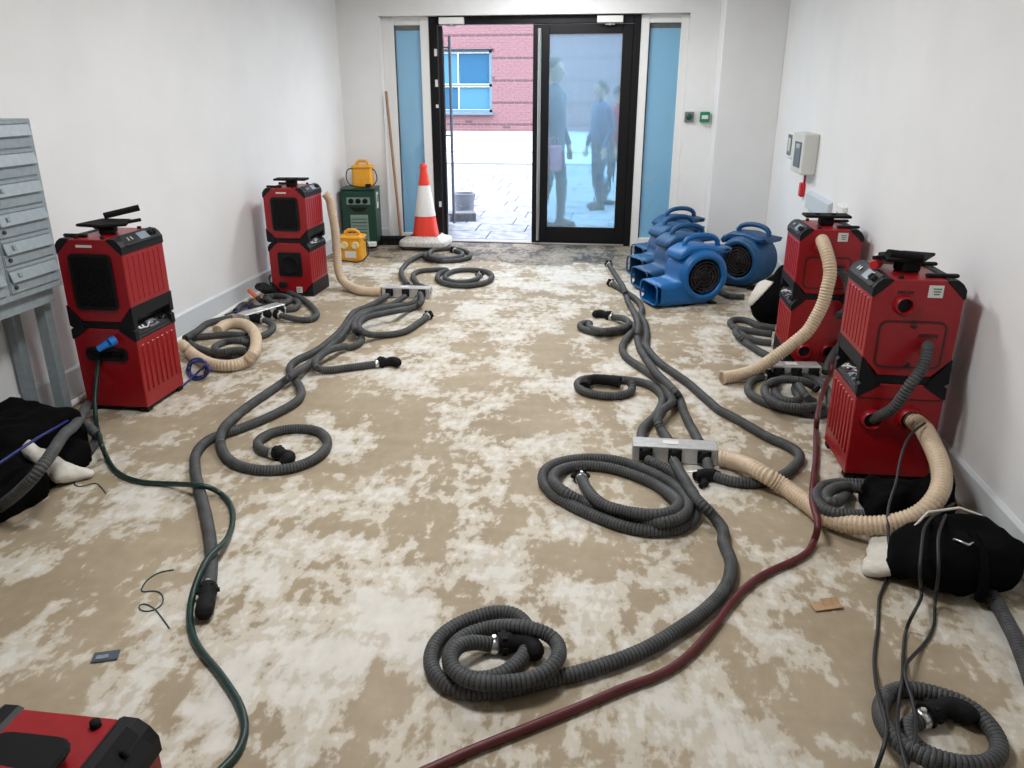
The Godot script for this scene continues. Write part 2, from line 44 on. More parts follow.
	"green": ["green", "", "", [-2637,361,-3635, -2640,325,-3597, -2646,282,-3573, -2646,237,-3550, -2643,193,-3525, -2639,151,-3498, -2632,109,-3471, -2619,70,-3440, -2599,41,-3404, -2567,27,-3359, -2500,44,-3269, -2417,74,-3162, -2382,76,-3117, -2367,66,-3099, -2320,77,-3040, -2282,82,-2993, -2286,58,-3003, -2305,23,-3033, -2288,12,-3018, -2254,12,-2981, -2219,12,-2945, -2182,12,-2911, -2142,12,-2880, -2100,12,-2853, -2054,12,-2831, -2006,12,-2817, -1956,12,-2811, -1906,12,-2812, -1848,18,-2804, -1774,39,-2769, -1706,56,-2742, -1658,56,-2737, -1629,39,-2748, -1609,18,-2759, -1576,12,-2738, -1541,12,-2703, -1510,12,-2663, -1483,12,-2621, -1459,12,-2576, -1439,12,-2530, -1421,13,-2480, -1398,26,-2412, -1376,48,-2330, -1374,57,-2267, -1373,58,-2217, -1367,55,-2173, -1362,47,-2137, -1362,31,-2111, -1360,16,-2084, -1345,12,-2042, -1325,12,-1996, -1301,12,-1952, -1274,12,-1909, -1244,12,-1868, -1210,12,-1831, -1173,12,-1797, -1134,12,-1765, -1095,12,-1733, -1057,12,-1699, -1021,12,-1665, -985,12,-1629, -953,12,-1590, -926,12,-1548, -908,12,-1501, -903,12,-1451, -915,12,-1403, -930,12,-1355]],
	"red": ["red", "", "", [1432,14,-5256, 1423,14,-5206, 1415,14,-5156, 1408,14,-5106, 1400,14,-5057, 1392,14,-5007, 1382,16,-4948, 1353,40,-4826, 1314,74,-4673, 1298,80,-4606, 1298,67,-4600, 1294,56,-4583, 1284,50,-4554, 1273,44,-4526, 1249,52,-4455, 1226,60,-4389, 1208,60,-4342, 1193,57,-4303, 1181,51,-4273, 1169,46,-4240, 1155,45,-4197, 1135,52,-4132, 1106,70,-4036, 1083,83,-3955, 1068,85,-3905, 1054,85,-3858, 1041,85,-3812, 1029,85,-3766, 1022,76,-3740, 1030,46,-3767, 1036,19,-3783, 1028,14,-3747, 1017,14,-3698, 1006,14,-3649, 995,14,-3599, 984,14,-3550, 973,14,-3501, 961,14,-3452, 950,14,-3402, 937,14,-3353, 924,14,-3304, 905,24,-3234, 874,57,-3119, 848,81,-3023, 834,85,-2969, 823,85,-2922, 814,85,-2875, 809,85,-2827, 805,85,-2779, 801,85,-2731, 793,82,-2689, 791,59,-2683, 791,25,-2695, 777,14,-2667, 755,14,-2623, 724,14,-2583, 688,14,-2548, 649,14,-2516, 610,14,-2484, 572,14,-2450, 537,14,-2414, 506,14,-2375, 476,14,-2334, 449,14,-2291, 423,14,-2248, 400,14,-2203, 377,14,-2158, 353,14,-2114, 328,14,-2070, 302,14,-2027, 274,14,-1985, 243,14,-1945, 209,14,-1908, 170,14,-1875, 128,14,-1848, 85,14,-1821, 44,14,-1791, 4,14,-1761, -36,14,-1731, -77,14,-1701, -119,14,-1672, -160,14,-1643, -201,14,-1614, -243,14,-1585, -284,14,-1556, -325,14,-1526, -364,14,-1495, -404,14,-1464, -444,14,-1433, -464,14,-1417]],
	"C1": ["black", "", "", [1277,337,-3134, 1237,326,-3098, 1202,310,-3064, 1175,289,-3026, 1154,264,-2986, 1136,238,-2946, 1121,210,-2904, 1104,186,-2862, 1083,167,-2821, 1063,148,-2779, 1048,125,-2736, 1040,98,-2692, 1034,71,-2649, 1028,46,-2604, 1018,26,-2558, 1001,15,-2511, 978,12,-2464, 955,9,-2418, 933,7,-2374, 917,6,-2327, 902,6,-2279, 887,6,-2230, 871,6,-2181, 853,6,-2133, 836,6,-2085, 820,7,-2034, 800,22,-1966, 776,49,-1883, 760,68,-1812, 750,78,-1751, 742,82,-1698, 729,80,-1653, 713,71,-1619, 701,46,-1601, 691,15,-1588, 684,6,-1575]],
	"C2": ["black", "", "", [1309,142,-2824, 1280,150,-2787, 1250,159,-2747, 1220,169,-2707, 1190,179,-2666, 1161,188,-2626, 1132,196,-2584, 1106,203,-2541, 1082,207,-2496, 1062,208,-2450, 1044,204,-2403, 1028,190,-2358, 1018,162,-2323, 1024,122,-2319, 1042,82,-2344, 1054,52,-2360, 1040,55,-2320, 1003,78,-2246, 975,81,-2199, 966,56,-2194, 965,18,-2203, 951,6,-2174, 933,6,-2127, 913,11,-2072, 886,30,-1999, 860,48,-1928, 841,50,-1880, 828,37,-1849, 808,42,-1797, 776,73,-1715, 759,85,-1654, 752,85,-1605, 746,85,-1557, 740,85,-1509]],
	"C3": ["black", "", "", [1196,201,-2617, 1172,205,-2572, 1149,211,-2528, 1126,214,-2483, 1105,213,-2436, 1089,203,-2389, 1079,181,-2346, 1077,144,-2322, 1085,99,-2332, 1096,55,-2351, 1094,21,-2337, 1081,8,-2296, 1065,6,-2251, 1041,6,-2205, 1013,6,-2162, 981,7,-2120, 938,23,-2061, 892,46,-1991, 867,54,-1936, 859,53,-1888, 855,51,-1840, 846,52,-1790, 827,63,-1728, 802,80,-1664, 779,82,-1617, 768,56,-1600, 762,18,-1595, 755,6,-1585]],
	"bluewall": ["blue", "", "", [-2939,6,-5006, -2939,6,-5058, -2939,6,-5110, -2940,6,-5161, -2940,6,-5213, -2940,6,-5265, -2939,6,-5317, -2937,6,-5368, -2930,7,-5415, -2897,20,-5423, -2838,41,-5395, -2800,52,-5406, -2786,52,-5454, -2795,44,-5532, -2807,37,-5607, -2793,46,-5625, -2783,52,-5653]],
	"bluecoil": ["blue", "", "", [-2330,79,-4071, -2328,66,-4064, -2361,31,-4110, -2402,9,-4131, -2447,6,-4133, -2490,6,-4156, -2521,6,-4195, -2542,8,-4234, -2534,27,-4228, -2500,60,-4182, -2489,78,-4180, -2483,80,-4207, -2450,80,-4203, -2414,78,-4182, -2375,78,-4150, -2341,80,-4108, -2319,80,-4068, -2322,66,-4060, -2355,35,-4095, -2379,14,-4101, -2403,8,-4088, -2441,6,-4110, -2475,7,-4144, -2505,9,-4175, -2535,11,-4209, -2565,11,-4251, -2578,17,-4277, -2551,45,-4246, -2522,70,-4226, -2505,78,-4246, -2469,80,-4243, -2432,81,-4211, -2402,82,-4172, -2376,82,-4132, -2359,77,-4102, -2374,54,-4122, -2400,24,-4154, -2396,16,-4128, -2391,14,-4085, -2418,9,-4073, -2461,6,-4100, -2497,6,-4137, -2527,7,-4175, -2547,12,-4203, -2552,22,-4221, -2530,43,-4210, -2487,73,-4179, -2467,84,-4195, -2444,85,-4209, -2411,85,-4182, -2380,85,-4145, -2352,85,-4106, -2333,80,-4079, -2345,56,-4102, -2376,26,-4134, -2401,17,-4114, -2434,17,-4093, -2469,18,-4115, -2497,17,-4158, -2522,17,-4203, -2542,19,-4242, -2531,38,-4234, -2489,71,-4190, -2442,84,-4178, -2401,85,-4178, -2378,85,-4147, -2376,79,-4118, -2414,50,-4148, -2454,20,-4179, -2453,16,-4139, -2444,17,-4087, -2444,13,-4046, -2446,8,-4010, -2443,6,-3965, -2441,6,-3915, -2451,6,-3868]],
	"bluebag": ["blue", "", "", [-2684,53,-3397, -2663,65,-3360, -2638,80,-3318, -2612,95,-3276, -2585,110,-3234, -2559,125,-3191, -2533,140,-3149, -2507,155,-3106, -2481,170,-3064, -2455,185,-3021, -2429,200,-2979, -2403,215,-2936, -2378,229,-2892, -2354,243,-2849, -2331,256,-2804, -2312,268,-2758, -2300,275,-2709, -2294,280,-2656, -2287,283,-2606, -2282,284,-2555, -2283,281,-2503, -2291,273,-2453, -2310,260,-2407, -2322,254,-2384]],
	"loop": ["black", "", "", [-2851,54,-6168, -2906,67,-6257, -2942,91,-6340, -2944,112,-6379, -2947,116,-6370, -2943,98,-6324, -2912,73,-6274, -2878,56,-6242, -2862,47,-6230]],
	"wire1": ["wire", "", "", [-1509,2,-2219, -1532,2,-2209, -1551,2,-2195, -1562,2,-2174, -1567,2,-2150, -1565,2,-2124, -1559,2,-2101, -1550,2,-2085, -1537,2,-2083, -1521,2,-2089, -1501,2,-2091, -1481,2,-2083, -1463,2,-2067, -1449,2,-2046, -1442,2,-2023, -1445,2,-2002, -1459,2,-1987, -1479,2,-1983, -1499,2,-1991, -1511,2,-2006, -1508,2,-2017, -1492,2,-2018, -1470,2,-2009, -1448,2,-1996, -1428,2,-1980, -1408,2,-1963, -1389,2,-1946, -1369,2,-1929, -1350,2,-1911]],
	"wire2": ["wire", "", "", [-2348,2,-2848, -2323,2,-2843, -2301,2,-2845, -2289,2,-2856, -2292,2,-2865, -2302,2,-2861, -2307,2,-2842, -2305,2,-2817, -2295,2,-2793, -2279,2,-2772, -2259,2,-2760, -2239,2,-2760, -2224,2,-2773, -2212,2,-2788, -2197,2,-2793, -2178,2,-2786, -2158,2,-2770, -2137,2,-2753, -2117,2,-2735, -2097,2,-2716]],
}
const TAN_PATCHES := [-2.22,-3.25,0.29,0.44, -1.53,-3.88,0.22,0.38, -1.85,-2.24,0.25,0.28, -1.59,-3.01,0.18,0.24, -1.82,-1.95,0.16,0.16, -1.04,-3.53,0.25,0.40, -0.35,-3.75,0.21,0.34, -0.73,-4.14,0.17,0.30, -0.33,-2.73,0.14,0.17, 0.07,-2.63,0.11,0.13, 0.36,-2.53,0.07,0.08, 0.77,-2.34,0.20,0.22, 0.93,-2.16,0.19,0.19, 0.99,-1.91,0.17,0.16, 0.50,-1.77,0.16,0.14, 0.12,-1.64,0.13,0.11, 0.75,-2.72,0.19,0.24, 0.65,-3.63,0.17,0.27, -0.04,-3.79,0.18,0.30, 0.05,-6.34,0.20,0.54, 0.48,-5.52,0.18,0.41, 0.83,-4.19,0.17,0.30, -0.35,-5.17,0.17,0.37, -1.41,-6.14,0.16,0.41, -2.11,-5.73,0.16,0.37, -2.10,-3.52,0.21,0.32, -1.49,-1.58,0.11,0.09, -1.28,-1.69,0.09,0.07, 0.38,-2.08,0.09,0.09, -0.94,-2.36,0.09,0.10, -0.70,-3.13,0.14,0.19]
const PALE_PATCHES := [-0.92,-1.91,0.22,0.21, -1.06,-1.56,0.14,0.11, -0.60,-2.16,0.13,0.14, -1.08,-2.63,0.20,0.24, -2.23,-3.03,0.09,0.12, -1.21,-3.27,0.12,0.17, -0.44,-2.43,0.15,0.16, -0.12,-2.02,0.12,0.12, 0.37,-3.17,0.11,0.15, 0.33,-2.23,0.07,0.07, -0.49,-3.26,0.12,0.16, -1.15,-4.44,0.12,0.23, -0.52,-7.42,0.38,1.24, -0.98,-5.59,0.19,0.43, 0.62,-5.54,0.14,0.32, 0.56,-3.01,0.08,0.11, 0.65,-1.98,0.12,0.11, 0.28,-1.70,0.11,0.09, -0.33,-1.62,0.11,0.09, -1.30,-1.77,0.09,0.08, -1.95,-2.23,0.07,0.07, 1.01,-5.35,0.17,0.38, 0.31,-6.72,0.17,0.47, -1.13,-2.09,0.13,0.13, 1.17,-2.10,0.08,0.07, -0.59,-1.86,0.12,0.11]

var M := {}
var taken := {}


# ---------------------------------------------------------------- mesh building
class Shape:
	var v := PackedVector3Array()
	var n := PackedVector3Array()
	var t := PackedVector2Array()
	var ix := PackedInt32Array()

	func quad(a: Vector3, b: Vector3, c: Vector3, d: Vector3) -> void:
		var k := v.size()
		var m := (b - a).cross(c - a)
		if m.length_squared() < 1e-14:
			m = (c - a).cross(d - a)
		m = m.normalized()
		v.append_array([a, b, c, d])
		n.append_array([m, m, m, m])
		t.append_array([Vector2.ZERO, Vector2.RIGHT, Vector2.ONE, Vector2.DOWN])
		ix.append_array([k, k + 2, k + 1, k, k + 3, k + 2])

	func tri(a: Vector3, b: Vector3, c: Vector3) -> void:
		var k := v.size()
		var m := (b - a).cross(c - a).normalized()
		v.append_array([a, b, c])
		n.append_array([m, m, m])
		t.append_array([Vector2.ZERO, Vector2.RIGHT, Vector2.ONE])
		ix.append_array([k, k + 2, k + 1])

	func fan(p: Array) -> void:
		for i in range(1, p.size() - 1):
			tri(p[0], p[i], p[i + 1])

	func box(c: Vector3, s: Vector3, b := Basis()) -> void:
		var h := s / 2
		var p := []
		for q in [Vector3(-1, -1, -1), Vector3(1, -1, -1), Vector3(1, 1, -1), Vector3(-1, 1, -1), Vector3(-1, -1, 1), Vector3(1, -1, 1), Vector3(1, 1, 1), Vector3(-1, 1, 1)]:
			p.append(c + b * (q * h))
		for f in [[4, 5, 6, 7], [1, 0, 3, 2], [5, 1, 2, 6], [0, 4, 7, 3], [7, 6, 2, 3], [0, 1, 5, 4]]:
			quad(p[f[0]], p[f[1]], p[f[2]], p[f[3]])

	# a box with chamfered edges
	func bevel_box(c: Vector3, s: Vector3, e: float, b := Basis()) -> void:
		var h := s / 2
		e = minf(e, minf(h.x, minf(h.y, h.z)) * 0.95)
		var at := func(x: float, y: float, z: float) -> Vector3: return c + b * Vector3(x, y, z)
		var o := h
		var i := h - Vector3(e, e, e)
		for sg in [-1.0, 1.0]:
			var fx := [at.call(sg * o.x, -i.y, -i.z), at.call(sg * o.x, i.y, -i.z), at.call(sg * o.x, i.y, i.z), at.call(sg * o.x, -i.y, i.z)]
			var fy := [at.call(-i.x, sg * o.y, -i.z), at.call(-i.x, sg * o.y, i.z), at.call(i.x, sg * o.y, i.z), at.call(i.x, sg * o.y, -i.z)]
			var fz := [at.call(-i.x, -i.y, sg * o.z), at.call(i.x, -i.y, sg * o.z), at.call(i.x, i.y, sg * o.z), at.call(-i.x, i.y, sg * o.z)]
			for f in [fx, fy, fz]:
				if sg > 0:
					quad(f[0], f[1], f[2], f[3])
				else:
					quad(f[3], f[2], f[1], f[0])
			for sh in [-1.0, 1.0]:
				_facing(c, [at.call(sg * o.x, sh * i.y, -i.z), at.call(sg * o.x, sh * i.y, i.z), at.call(sg * i.x, sh * o.y, i.z), at.call(sg * i.x, sh * o.y, -i.z)])
				_facing(c, [at.call(sg * o.x, -i.y, sh * i.z), at.call(sg * o.x, i.y, sh * i.z), at.call(sg * i.x, i.y, sh * o.z), at.call(sg * i.x, -i.y, sh * o.z)])
				_facing(c, [at.call(-i.x, sg * o.y, sh * i.z), at.call(i.x, sg * o.y, sh * i.z), at.call(i.x, sg * i.y, sh * o.z), at.call(-i.x, sg * i.y, sh * o.z)])
				for sk in [-1.0, 1.0]:
					var q := [at.call(sg * o.x, sh * i.y, sk * i.z), at.call(sg * i.x, sh * o.y, sk * i.z), at.call(sg * i.x, sh * i.y, sk * o.z)]
					if (q[1] - q[0]).cross(q[2] - q[0]).dot(q[0] - c) > 0:
						tri(q[0], q[1], q[2])
					else:
						tri(q[0], q[2], q[1])

	func _facing(c: Vector3, q: Array) -> void:
		if (q[1] - q[0]).cross(q[2] - q[0]).dot((q[0] + q[2]) / 2 - c) > 0:
			quad(q[0], q[1], q[2], q[3])
		else:
			quad(q[3], q[2], q[1], q[0])

	# a flat outline (x, y) drawn out from z0 to z1, its rim chamfered by e, placed with x
	func extrude(outline: PackedVector2Array, z0: float, z1: float, x := Transform3D(), e := 0.0) -> void:
		var p := outline.duplicate()
		if Geometry2D.is_polygon_clockwise(p):
			p.reverse()
		var inner := p
		if e > 0.0:
			inner = PackedVector2Array()
			for i in p.size():
				var a := (p[i] - p[i - 1]).normalized()
				var b := (p[(i + 1) % p.size()] - p[i]).normalized()
				var m := (Vector2(-a.y, a.x) + Vector2(-b.y, b.x)).normalized()
				inner.append(p[i] + m * e / maxf(0.4, m.dot(Vector2(-a.y, a.x))))
			if Geometry2D.triangulate_polygon(inner).is_empty():
				inner = p
		var at := func(q: Vector2, z: float) -> Vector3: return x * Vector3(q.x, q.y, z)
		for i in p.size():
			var j := (i + 1) % p.size()
			quad(at.call(p[i], z0 + e), at.call(p[j], z0 + e), at.call(p[j], z1 - e), at.call(p[i], z1 - e))
			if e > 0.0:
				quad(at.call(p[i], z1 - e), at.call(p[j], z1 - e), at.call(inner[j], z1), at.call(inner[i], z1))
				quad(at.call(inner[i], z0), at.call(inner[j], z0), at.call(p[j], z0 + e), at.call(p[i], z0 + e))
		var f := Geometry2D.triangulate_polygon(inner)
		for i in range(0, f.size(), 3):
			var q := [inner[f[i]], inner[f[i + 1]], inner[f[i + 2]]]
			if (q[1] - q[0]).cross(q[2] - q[0]) < 0:
				q.reverse()
			tri(at.call(q[0], z1), at.call(q[1], z1), at.call(q[2], z1))
			tri(at.call(q[0], z0), at.call(q[2], z0), at.call(q[1], z0))

	# (radius, height) pairs turned about y
	func lathe(profile: Array, segs := 24, x := Transform3D()) -> void:
		var k := v.size()
		for i in profile.size():
			var a: Vector2 = profile[maxi(i - 1, 0)]
			var b: Vector2 = profile[mini(i + 1, profile.size() - 1)]
			var s := (b - a).normalized()
			for j in segs + 1:
				var w := TAU * j / segs
				v.append(x * Vector3(profile[i].x * cos(w), profile[i].y, profile[i].x * sin(w)))
				n.append((x.basis * Vector3(s.y * cos(w), -s.x, s.y * sin(w))).normalized())
				t.append(Vector2(float(j) / segs, float(i) / profile.size()))
		for i in profile.size() - 1:
			for j in segs:
				var a := k + i * (segs + 1) + j
				var b := a + segs + 1
				ix.append_array([a, a + 1, b, a + 1, b + 1, b])

	# a round bar along points, one radius for each point
	func tube(p: PackedVector3Array, r: PackedFloat32Array, sides := 10, capped := true) -> void:
		var k := v.size()
		var count := p.size()
		var u := Vector3.UP
		for i in count:
			var d := (p[mini(i + 1, count - 1)] - p[maxi(i - 1, 0)]).normalized()
			if i == 0 and absf(d.dot(u)) > 0.9:
				u = Vector3.RIGHT
			u = (u - d * u.dot(d)).normalized()
			var w := d.cross(u)
			var slope := 0.0
			if count > 2:
				var i0 := maxi(i - 1, 0)
				var i1 := mini(i + 1, count - 1)
				slope = (r[i1] - r[i0]) / maxf(1e-5, p[i1].distance_to(p[i0]))
			for j in sides + 1:
				var q := TAU * j / sides
				var m := u * cos(q) + w * sin(q)
				v.append(p[i] + m * r[i])
				n.append((m - d * slope).normalized())
				t.append(Vector2(float(j) / sides, i))
		for i in count - 1:
			for j in sides:
				var a := k + i * (sides + 1) + j
				var b := a + sides + 1
				ix.append_array([a, b, a + 1, a + 1, b, b + 1])
		if capped:
			for e in [0, count - 1]:
				var c := v.size()
				var d := (p[1] - p[0]).normalized() * -1.0 if e == 0 else (p[count - 1] - p[count - 2]).normalized()
				v.append(p[e])
				n.append(d)
				t.append(Vector2.ZERO)
				for j in sides + 1:
					v.append(v[k + e * (sides + 1) + j])
					n.append(d)
					t.append(Vector2.ZERO)
				for j in sides:
					if e == 0:
						ix.append_array([c, c + 1 + j, c + 2 + j])
					else:
						ix.append_array([c, c + 2 + j, c + 1 + j])

	func rod(a: Vector3, b: Vector3, r: float, sides := 12, r2 := -1.0) -> void:
		tube(PackedVector3Array([a, b]), PackedFloat32Array([r, r if r2 < 0 else r2]), sides)

	func path(p: Array, r: float, sides := 10) -> void:
		var q := PackedVector3Array(p)
		var rr := PackedFloat32Array()
		rr.resize(q.size())
		rr.fill(r)
		tube(q, rr, sides)

	# an outline lofted along z through sections given as [z, inset]
	func pillow(outline: PackedVector2Array, sections: Array, x := Transform3D(), open_edge := -1, hole := Vector3.ZERO) -> void:
		var p := outline.duplicate()
		if Geometry2D.is_polygon_clockwise(p):
			p.reverse()
		var inward := PackedVector2Array()
		for i in p.size():
			var a := (p[i] - p[i - 1]).normalized()
			var b := (p[(i + 1) % p.size()] - p[i]).normalized()
			inward.append((Vector2(-a.y, a.x) + Vector2(-b.y, b.x)).normalized())
		var k := v.size()
		var c := p.size()
		for s in sections.size():
			var s0: Array = sections[maxi(s - 1, 0)]
			var s1: Array = sections[mini(s + 1, sections.size() - 1)]
			var g := Vector2(s1[0] - s0[0], s1[1] - s0[1]).normalized()
			for i in c + 1:
				var q := p[i % c] + inward[i % c] * float(sections[s][1])
				v.append(x * Vector3(q.x, q.y, sections[s][0]))
				n.append((x.basis * Vector3(-inward[i % c].x * g.x, -inward[i % c].y * g.x, g.y)).normalized())
				t.append(Vector2.ZERO)
		for s in sections.size() - 1:
			for i in c:
				if i == open_edge:
					continue
				var a := k + s * (c + 1) + i
				var b := a + c + 1
				ix.append_array([a, b, a + 1, a + 1, b, b + 1])
		for s in [0, sections.size() - 1]:
			var q := PackedVector2Array()
			for i in c:
				q.append(p[i] + inward[i] * float(sections[s][1]))
			if hole.z > 0.0:   # a round opening, reached by a slit
				var cut := PackedVector2Array([q[0]])
				var h := Vector2(hole.x, hole.y)
				var a0 := (q[0] - h).angle()
				for i in 29:
					cut.append(h + Vector2.from_angle(a0 - TAU * i / 28.0 * 0.99995) * hole.z)
				cut.append(q[0] + Vector2(0.00002, 0.00001))
				for i in range(1, c):
					cut.append(q[i])
				q = cut
			var f := Geometry2D.triangulate_polygon(q)
			for i in range(0, f.size(), 3):
				var w := [q[f[i]], q[f[i + 1]], q[f[i + 2]]]
				if ((w[1] - w[0]).cross(w[2] - w[0]) < 0) != (s == 0):
					w.reverse()
				var z: float = sections[s][0]
				tri(x * Vector3(w[0].x, w[0].y, z), x * Vector3(w[1].x, w[1].y, z), x * Vector3(w[2].x, w[2].y, z))

	func done() -> ArrayMesh:
		var a := []
		a.resize(Mesh.ARRAY_MAX)
		a[Mesh.ARRAY_VERTEX] = v
		a[Mesh.ARRAY_NORMAL] = n
		a[Mesh.ARRAY_TEX_UV] = t
		a[Mesh.ARRAY_INDEX] = ix
		var m := ArrayMesh.new()
		m.add_surface_from_arrays(Mesh.PRIMITIVE_TRIANGLES, a)
		return m


func rounded(w: float, h: float, r: float, c := Vector2.ZERO, steps := 4) -> PackedVector2Array:
	var p := PackedVector2Array()
	for q in 4:
		var k := c + Vector2((w / 2 - r) * (1 if q in [0, 3] else -1), (h / 2 - r) * (1 if q < 2 else -1))
		for i in steps + 1:
			var a := PI / 2 * (q + float(i) / steps)
			p.append(k + Vector2(cos(a), sin(a)) * r)
	return p


func even(points: PackedVector3Array, step: float) -> PackedVector3Array:
	var dense := PackedVector3Array()
	var c := points.size()
	for i in c - 1:
		for k in 5:
			dense.append(points[i].cubic_interpolate(points[i + 1], points[maxi(i - 1, 0)], points[mini(i + 2, c - 1)], k / 5.0))
	dense.append(points[c - 1])
	var out := PackedVector3Array([dense[0]])
	var left := step
	for i in dense.size() - 1:
		var a := dense[i]
		var b := dense[i + 1]
		var l := a.distance_to(b)
		while l >= left and l > 0:
			a = a + (b - a) * (left / l)
			l -= left
			left = step
			out.append(a)
		left -= l
	out.append(dense[dense.size() - 1])
	return out


# surface nets round the zero of a distance function
func net(f: Callable, lo: Vector3, hi: Vector3, cell: float) -> ArrayMesh:
	var nx := int((hi.x - lo.x) / cell) + 2
	var ny := int((hi.y - lo.y) / cell) + 2
	var nz := int((hi.z - lo.z) / cell) + 2
	var g := PackedFloat32Array()
	g.resize(nx * ny * nz)
	for k in nz:
		for j in ny:
			var skip := 0
			for i in nx:
				var at := (k * ny + j) * nx + i
				if skip > 0:
					g[at] = 1.0
					skip -= 1
					continue
				var d: float = f.call(lo + Vector3(i, j, k) * cell)
				g[at] = d
				if d > 3.0 * cell:
					skip = int(d / cell * 0.6) - 1
	var id := PackedInt32Array()
	id.resize(nx * ny * nz)
	id.fill(-1)
	var v := PackedVector3Array()
	var steps := [1, nx, nx * ny]
	var corner := [0, 1, nx, nx + 1, nx * ny, nx * ny + 1, nx * ny + nx, nx * ny + nx + 1]
	var edges := [[0, 1], [2, 3], [4, 5], [6, 7], [0, 2], [1, 3], [4, 6], [5, 7], [0, 4], [1, 5], [2, 6], [3, 7]]
	for k in nz - 1:
		for j in ny - 1:
			for i in nx - 1:
				var at := (k * ny + j) * nx + i
				var inside := 0
				for c in 8:
					if g[at + corner[c]] < 0.0:
						inside += 1
				if inside == 0 or inside == 8:
					continue
				var sum := Vector3.ZERO
				var count := 0
				for e in edges:
					var a := g[at + corner[e[0]]]
					var b := g[at + corner[e[1]]]
					if (a < 0.0) != (b < 0.0):
						var t := a / (a - b)
						var pa := Vector3(e[0] & 1, (e[0] >> 1) & 1, e[0] >> 2)
						var pb := Vector3(e[1] & 1, (e[1] >> 1) & 1, e[1] >> 2)
						sum += pa.lerp(pb, t)
						count += 1
				id[at] = v.size()
				v.append(lo + (Vector3(i, j, k) + sum / count) * cell)
	var ix := PackedInt32Array()
	for k in range(1, nz - 1):
		for j in range(1, ny - 1):
			for i in range(1, nx - 1):
				var at := (k * ny + j) * nx + i
				for axis in 3:
					var a := g[at] < 0.0
					if a == (g[at + steps[axis]] < 0.0):
						continue
					var s1: int = steps[(axis + 1) % 3]
					var s2: int = steps[(axis + 2) % 3]
					var q := [id[at], id[at - s1], id[at - s1 - s2], id[at - s2]]
					if q.min() < 0:
						continue
					if a:
						ix.append_array([q[0], q[2], q[1], q[0], q[3], q[2]])
					else:
						ix.append_array([q[0], q[1], q[2], q[0], q[2], q[3]])
	var n := PackedVector3Array()
	n.resize(v.size())
	for i in range(0, ix.size(), 3):
		var m := (v[ix[i + 2]] - v[ix[i]]).cross(v[ix[i + 1]] - v[ix[i]])
		for c in 3:
			n[ix[i + c]] += m
	for i in n.size():
		n[i] = n[i].normalized()
	var arrays := []
	arrays.resize(Mesh.ARRAY_MAX)
	arrays[Mesh.ARRAY_VERTEX] = v
	arrays[Mesh.ARRAY_NORMAL] = n
	arrays[Mesh.ARRAY_INDEX] = ix
	var out := ArrayMesh.new()
	out.add_surface_from_arrays(Mesh.PRIMITIVE_TRIANGLES, arrays)
	return out


func bone(p: Vector3, a: Vector3, b: Vector3, ra: float, rb: float) -> float:
	var d := b - a
	var t := clampf((p - a).dot(d) / d.length_squared(), 0.0, 1.0)
	return p.distance_to(a + d * t) - lerpf(ra, rb, t)


func soft_min(a: float, b: float, k: float) -> float:
	var h := clampf(0.5 + 0.5 * (b - a) / k, 0.0, 1.0)
	return lerpf(b, a, h) - k * h * (1.0 - h)


func soft_box(p: Vector3, h: Vector3, r: float) -> float:
	var q := p.abs() - h + Vector3(r, r, r)
	return Vector3(maxf(q.x, 0), maxf(q.y, 0), maxf(q.z, 0)).length() + minf(maxf(q.x, maxf(q.y, q.z)), 0.0) - r


# ---------------------------------------------------------------- nodes
func numbered(called: String) -> String:
	taken[called] = taken.get(called, -1) + 1
	return called if taken[called] == 0 else "%s_%03d" % [called, taken[called]]


func tag(o: Node3D, label: String, category: String, group := "") -> Node3D:
	o.set_meta("label", label)
	o.set_meta("category", category)
	if group:
		o.set_meta("group", group)
	return o


func thing(called: String, label: String, category: String, at := Vector3.ZERO, turn := 0.0, group := "") -> Node3D:
	var o := Node3D.new()
	o.name = numbered(called)
	add_child(o)
	o.position = at
	o.rotation.y = turn
	return tag(o, label, category, group)


func part(parent: Node3D, called: String, s, m: Material) -> MeshInstance3D:
	var o := MeshInstance3D.new()
	o.name = called if parent != self else numbered(called)
	o.mesh = s.done() if s is Shape else s
	o.material_override = m
	o.cast_shadow = GeometryInstance3D.SHADOW_CASTING_SETTING_ON
	parent.add_child(o, true)
	return o


func structure(called: String, s, m: Material) -> MeshInstance3D:
	var o := part(self, called, s, m)
	o.set_meta("kind", "structure")
	return o


func boxed(c: Vector3, s: Vector3, e := 0.0, b := Basis()) -> Shape:
	var q := Shape.new()
	if e > 0.0:
		q.bevel_box(c, s, e, b)
	else:
		q.box(c, s, b)
	return q


# ---------------------------------------------------------------- materials
func mat(called: String, r: int, g: int, b: int, rough := 0.6, metal := 0.0) -> StandardMaterial3D:
	var m := StandardMaterial3D.new()
	m.resource_name = called
	m.albedo_color = Color8(r, g, b)
	m.roughness = rough
	m.metallic = metal
	M[called] = m
	return m


# a tileable picture of fine grain between two greys, multiplied onto the colour
func grain(seed_value: int, frequency: float, dark: float, octaves := 4, sharp := 0.0) -> ImageTexture:
	var f := FastNoiseLite.new()
	f.seed = seed_value
	f.frequency = frequency
	f.fractal_octaves = octaves
	var im := f.get_seamless_image(256, 256)
	var out := Image.create(256, 256, false, Image.FORMAT_RGB8)
	for y in 256:
		for x in 256:
			var k := im.get_pixel(x, y).r
			if sharp > 0.0:
				k = smoothstep(0.5 - sharp, 0.5 + sharp, k)
			var c := lerpf(dark, 1.0, k)
			out.set_pixel(x, y, Color(c, c, c))
	return ImageTexture.create_from_image(out)


func grained(m: StandardMaterial3D, tex: ImageTexture, scale: float, world := false) -> void:
	m.albedo_texture = tex
	m.uv1_triplanar = true
	m.uv1_world_triplanar = world
	m.uv1_scale = Vector3.ONE * scale


